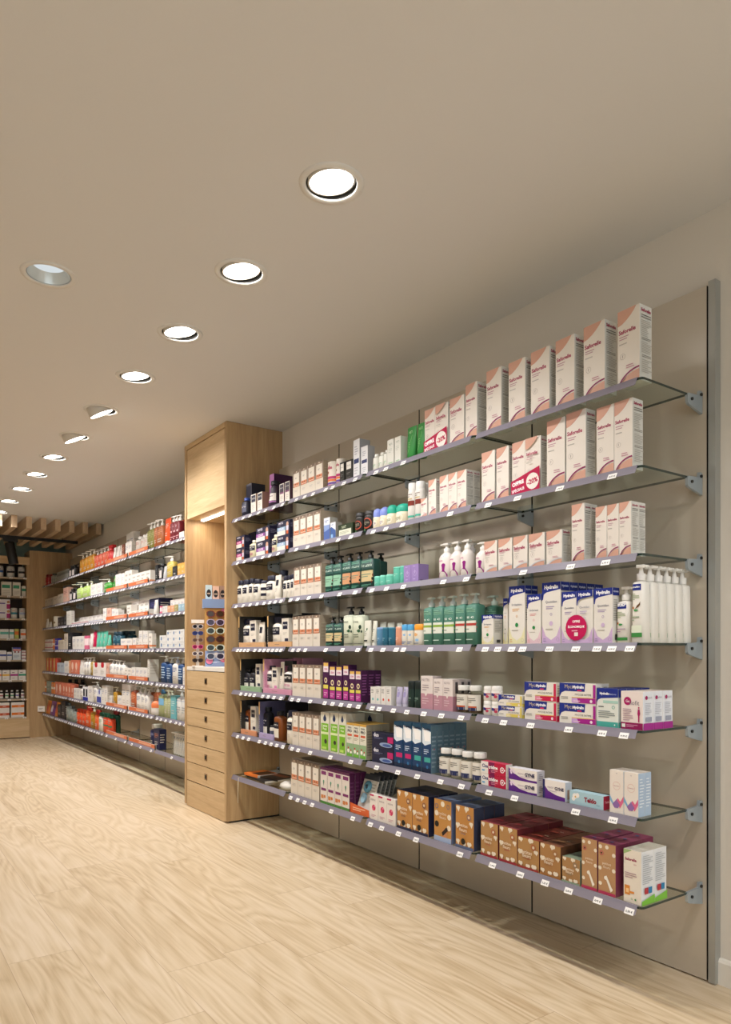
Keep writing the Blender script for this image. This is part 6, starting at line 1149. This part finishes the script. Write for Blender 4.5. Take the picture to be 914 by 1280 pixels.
# sunglasses on their stand in the niche
def glasses(loc, rot, lens, frame, label, size=1.0, tops=None):
    g = empty('sunglasses', loc); g.rotation_euler = rot; tag(g, label, 'sunglasses', 'sunglasses in the cabinet niche')
    s = size; FR = MB(); LE = MB()
    for sx in (-1, 1):
        cx = sx*.034*s; n = 16; ri = [(cx+.024*s*math.cos(2*math.pi*k/n), .0, (.018)*s*math.sin(2*math.pi*k/n)+(.003*s if k < n/2 else 0)) for k in range(n)]
        ro = [(cx+.031*s*math.cos(2*math.pi*k/n)+(sx*.004*s if 0 < k*sx*1.0 < 4 else 0), .0, .0235*s*math.sin(2*math.pi*k/n)+(.003*s if k < n/2 else 0)) for k in range(n)]
        f_ = lambda r, y: [(p[0], y, p[2]) for p in r]
        FR.loops([f_(ri, -.002), f_(ro, -.002), f_(ro, .002), f_(ri, .002), f_(ri, -.002)], mat(frame, .3), False, False, False)
        LE.add(f_(ri, 0), [tuple(range(n))], mat(lens, .12)); LE.add(f_(ri, .001), [tuple(range(n))[::-1]], mat(lens, .12))
    FR.box(-.008*s, -.002, .002, .008*s, .002, .008, frame)
    FR.obj('frame', g); LE.obj('lenses', g)
    for sx in (-1, 1):
        m = MB(); m.tube([(sx*.064*s, 0, .012*s), (sx*.064*s, (.006+.002*sx)*s, .012*s), (sx*.02*s, (.008+.002*sx)*s, .010*s), (-sx*.04*s, (.008+.002*sx)*s, -.006*s)], .0018, mat(frame, .3), 6); m.obj('temple', g)
SC_ = (2.165, 4.97)    # stand position
ang = math.radians(-20)  # its printed face looks back along the shelving towards the viewer
t2 = empty('sunglasses_stand', (SC_[0], SC_[1], 1.0425), ang); tag(t2, 'printed cardboard sunglasses stand with blue header on the niche counter', 'display stand')
m = MB(); m.box(-.078, -.02, 0, .078, .05, .43, {'*': '#b98a48', 'F': '#c99a54'})
stamp(m, [R('F', 0, 0, 1, .27, '#8fa4d0'), C('F', .85, .13, .16, '#d0688f'), *LN('F', .72, .98, .1, .18, 3, '#f0c8d8'), C('F', .2, .1, .2, '#dc7ca0'), RG('F', .2, .1, .2, '#3c6c94', .2), C('F', .5, .2, .12, '#ece4dc'), C('F', .86, .95, .13, '#dc7ca0'), C('F', .95, .93, .09, '#ecc0d0')], {'F': (.156, .43)}, lambda f, x, y, e: (x-.078, -.02-e, y)); m.obj('printed_board', t2)
m = MB(); m.box(-.095, -.032, .43, .08, .06, .495, '#7c94bc'); stamp(m, LN('F', .4, .7, .42, .58, 2, '#dfe8f4'), {'F': (.175, .065)}, lambda f, x, y, e: (x-.095, -.032-e, y)); m.obj('header', t2)
cols = [('#3c2c20', '#6c2418'), ('#3a3048', '#b9acc8'), ('#2c3028', '#c9d4c4'), ('#33221c', '#5c2420'), ('#242c28', '#c4d2c8'), ('#2a2c44', '#b9bcc8')]
wn = ['dark tortoise and red', 'lilac framed', 'pale mint round', 'dark brown and red half rimmed', 'pale green round', 'pale grey blue']
cs_, sn_ = math.cos(ang), math.sin(ang)
def W2(x, y): return (SC_[0]+x*cs_-y*sn_, SC_[1]+x*sn_+y*cs_)
for k in range(6):
    x_, y_ = W2(-.004, -.036); yy = 1.0425+.385-.062*k
    g = glasses((x_, y_, yy), (0, 0, ang), cols[k][0], cols[k][1], wn[k]+' sunglasses on front of niche stand, %s from top' % NTH[k+1], 1.0)
# temples of these fold behind the lenses: turn them flat
for k in range(6):
    x_, y_ = W2(.086, -.035)
    glasses((x_, y_, 1.0425+.62-.085*k), (0, 0, ang+math.radians(72)), ['#2c2420', '#4c2c30', '#332c44', '#28241f', '#3c2c24', '#24262c'][k], ['#8a7c6c', '#b04050', '#c4a490', '#3c3430', '#a08c7c', '#d0c4bc'][k], 'sunglasses seen edge on at the right side of the stand, %s from top' % NTH[k+1], .7)
m = MB(); x_, y_ = W2(.095, .04); m.tube([(x_, y_, 1.0426), (x_, y_, 1.72)], .006, '#c9c4bc', 8); tag(m.obj('spinner_pole'), 'slim white pole holding the edge-on sunglasses in the niche', 'pole')
# narrow white rack with six children's pairs, to the left
x0_, y0_ = W2(-.128, .05)
t3 = empty('small_sunglasses_rack', (x0_, y0_, 1.0425), ang); tag(t3, 'narrow white card rack of small sunglasses left of the printed stand', 'display rack')
m = MB(); m.box(-.012, 0, 0, .012, .012, .325, '#d9d0c4'); m.box(-.045, -.03, .32, .045, .03, .345, '#ebe6e0'); m.box(-.04, -.04, 0, .04, .05, .006, '#ebe6e0'); m.obj('rack_stand', t3)
for k in range(6):
    glasses((x0_+.02*sn_, y0_-.02*cs_, 1.0425+.295-.05*k), (0, 0, ang+math.radians(-15)), ['#24222c', '#2c3464', '#5c443c', '#7c1c44', '#4c4048', '#2c2424'][k], ['#d0ccd4', '#3c4c8c', '#a88c7c', '#e0609c', '#ddd6d4', '#4c3c38'][k], ['grey', 'blue', 'brown', 'hot pink', 'white', 'dark'][k]+' small sunglasses on the narrow rack in the niche', .62)
# boxed sunglasses on top of the header
for k, (c, hh) in enumerate((('#b9d0da', .105), ('#dcb8a4', .098), ('#9c8070', .1))):
    x_, y_ = W2(-.05+.05*k, .0)
    m = MB(); m.box(-.023, 0, 0, .023, .05, hh, c); stamp(m, [PL('F', arc(.5, .42, .36, .28, 0, 360, 16), '#1c1c20'), C('F', .38, .4, .12, '#c0a890'), C('F', .64, .4, .12, '#c0a890')], {'F': (.046, hh)}, lambda f, x, y, e: (x-.023, -e, y))
    tag(m.obj('sunglasses_box', loc=(x_, y_, 1.0425+.4955), rz=ang), ['pale blue', 'peach', 'taupe'][k]+' sunglasses box standing on the blue header in the niche', 'box', 'boxes on the sunglasses stand')

# ------------------------------------------------------------------ end wall: oak panel and open shelving cabinet
YC = 10.5
m = MB(); m.box(1.905, YC, 0.0, XW-.001, YC+.38, 2.515, M_OAK_V); tag(m.obj('corner_board'), 'plain oak panel closing the far corner beside the shelving', 'panel')
t = empty('display_cabinet', (1.2, YC, 0)); tag(t, 'oak wall cabinet with eight lit shelves of medicine boxes at the far end', 'cabinet')
def ep(name, x0, y0, z0, x1, y1, z1, m_): m = MB(); m.box(x0-1.2, y0, z0, x1-1.2, y1, z1, m_); return m.obj(name, t)
ep('base_panel', .3, 0, 0.012, 1.903, .02, .262, M_OAK_X); ep('header_panel', .3, 0, 2.318, 1.903, .02, 2.42, M_OAK_X); ep('stile', 1.868, .001, .262, 1.903, .36, 2.318, M_OAK_V)
ep('back_board', .3, .34, .0, 1.868, .36, 2.42, mat('#3a2a1e', .6)); ep('cabinet_top', .3, .02, 2.40, 1.903, .36, 2.42, M_DARKM); ep('stile', .3, .001, .262, .335, .34, 2.318, M_OAK_V)
EZ = [2.145, 1.895, 1.597, 1.327, 1.045, .775, .525, .28]
for k, z in enumerate(EZ):
    s = ep('cabinet_shelf', .335, .012, z-.022, 1.868, .34, z, mat('#b3a48e', .4))
    for q in range(7):
        place('price_tag', TAGF, s, (.62-.17*q+random.uniform(-.03, .03), .0105, z-.0215))
def E_(row, kind, xa, xb, h, label_desc, st=1, n=1, d=.07):
    """goods on the end cabinet, measured in metres along x, row counted from the top"""
    w = (xb-xa)/n
    for i in range(n):
        for s in range(st):
            KINDS['_e'] = kind; CACHE.clear() if False else None
            nm = '_e%d' % id(kind); KINDS[nm] = kind
            bits = ([['bottom of pile', 'top of pile', 'topmost of pile'][s]] if st > 1 else [])+([NTH[i+1]+' from left'] if n > 1 else [])
            put(nm, xa+w*(i+.5), YC+.03, EZ[row-1]+.0003+s*(h+.0003), w-.006, d, h, 0, ', '.join([label_desc]+bits+['%s shelf of oak end cabinet' % (['top', 'second', 'third', 'fourth', 'fifth', 'sixth', 'seventh', 'bottom'][row-1])]), 'medicine packs in the end cabinet')
def pxx(p):  # shelf position along x for the goods of the end cabinet
    return p
KEEP = []
def EK(*a, **k): KEEP.append(box(*a, **k)); return KEEP[-1]
jw = lambda c, c2: KEEP.append(btl('#d4d2cc', '#c9c9c6', 'lid', 2, [R('F', 0, .45, 1, .68, c), *LN('F', .2, .8, .76, .9, 1, c2)], name='tub', cat='tub', capfrac=.14, shoulder=.04)) or KEEP[-1]
X = {}
exec_rows = [
 (1, jw('#22242c', '#3c4c7c'), 1.63, 1.735, .145, 'white tub with black band, left'), (1, jw('#22242c', '#3c6c9c'), 1.77, 1.87-.012, .145, 'white tub with black band, right'), (1, jw('#2c5c9c', '#3c6c9c'), 1.5, 1.6, .145, 'white tub with blue band'),
 (2, EK('#d9d5c8', [R('F', .05, .55, .85, .78, '#3f9470'), C('F', .1, .9, .05, '#d8a838'), *LN('F', .1, .9, .1, .4, 3, FL)]), 1.565, 1.69, .185, 'large white carton with green band, left'), (2, EK('#d9d5c8', [R('F', .05, .55, .85, .78, '#3f9470'), C('F', .1, .9, .05, '#d8a838'), *LN('F', .1, .9, .1, .4, 3, FL)]), 1.70, 1.80, .185, 'large white carton with green band, right'), (2, EK('#d9d5c8', d_band('#3f9470', .5, .75)), 1.81, 1.864, .14, 'short white carton with green band'),
 (4, EK('#dfe2e0', d_band('#5fb0a4', .45, .72)), 1.55, 1.655, .125, 'white carton with teal label, left'), (4, EK('#dfe2e0', d_band('#5fb0a4', .45, .72)), 1.66, 1.72, .125, 'white carton with teal label, right'), (4, EK('#b8c060', [R('F', 0, .4, 1, .75, '#dc7c34')]), 1.723, 1.778, .13, 'lime and orange carton'), (4, EK('#dfdbd6', d_band('#dc6c34', .35, .6)), 1.795, 1.864, .13, 'white carton with orange band'),
 (5, EK('#dcdcdf', d_band('#3c4c8c', .4, .6)), 1.53, 1.628, .125, 'white carton with navy lettering, left'), (5, EK('#dcdcdf', d_band('#3c5c9c', .5, .7)), 1.632, 1.695, .105, 'white carton with navy lettering, low'), (5, EK('#d4dde4', [R('F', 0, .88, 1, 1, '#4a4c9c'), R('F', 0, .74, 1, .84, '#c0504a'), C('F', .28, .64, .12, '#7c2c2c'), C('F', .72, .64, .12, '#7c2c2c'), *LN('F', .1, .9, .15, .4, 3, '#8ca4bc')]), 1.70, 1.802, .165, 'tall carton with two faces, red stripe'),
]
for r_ in exec_rows: E_(*r_)
E_(5, EK('#dfdcdc', d_band('#a04c5c', .3, .55)), 1.808, 1.864, .042, 'small flat carton', st=3)
E_(3, EK('#dfdce2', [R('F', 0, .5, .6, .62, '#5c4c9c'), R('F', .72, 0, 1, .5, '#a82470'), C('F', .86, .72, .12, '#b88458')]), 1.52, 1.672, .125, 'white and magenta carton', st=2)
E_(3, jw('#3c8ca0', '#c03c3c'), 1.68, 1.768, .14, 'white tub with teal band'); E_(3, jw('#a4b4d4', '#c03c6c'), 1.78, 1.862, .14, 'white tub with pale blue band')
for k, c in enumerate(('#dc7c34', '#dcb04c', '#a42c84', '#2c9474')):
    E_(6, EK('#dcdad6', [R('F', 0, .42, 1, .6, c), *LN('F', .2, .8, .66, .86, 1, '#7c7a76'), *LN('F', .2, .8, .12, .3, 1, FL)]), 1.475+.0985*k, 1.57+.0985*k, .135, 'white carton with %s band' % ['orange', 'yellow', 'magenta', 'green'][k])
for k, c in enumerate(('#7c2c4c', '#a44c5c', '#5c9c6c', '#3c8c5c', '#5c4ca4', '#8c2c5c')):
    KEEP.append(btl('#1c1a20', '#d4d2cc', 'flip', 2, [R('F', 0, .1, 1, .8, '#d4d2cc'), R('F', 0, .4, 1, .55, c)], name='small_bottle', cat='bottle'))
    E_(7, KEEP[-1], 1.48+.064*k, 1.53+.064*k, .115, 'small bottle with %s label' % ['wine', 'rose', 'pale green', 'green', 'violet', 'plum'][k])
E_(8, EK('#dcd8d2', [R('F', .04, .3, 1, .62, '#b8502c'), *LN('F', .5, .9, .4, .55, 1, '#ecd0c0')]), 1.50, 1.665, .1, 'white carton with rust band', st=2)
E_(8, EK('#dcd8d2', [R('F', .04, .3, 1, .62, '#dc7424'), *LN('F', .5, .9, .4, .55, 1, '#ecd0c0')]), 1.68, 1.845, .1, 'white carton with orange band', st=2)
m = MB(); m.box(-.05, 0, 0, .05, .0012, .075, '#ebe8e2'); stamp(m, LN('F', .2, .8, .35, .7, 2, '#8a8884'), {'F': (.1, .075)}, lambda f, x, y, e: (x-.05, -e, y))
tag(m.obj('price_card', loc=(2.04, 10.46, .345), rz=-math.pi/2+.9), 'white price card beside the foil sachets at the far end of the bottom shelf', 'card')
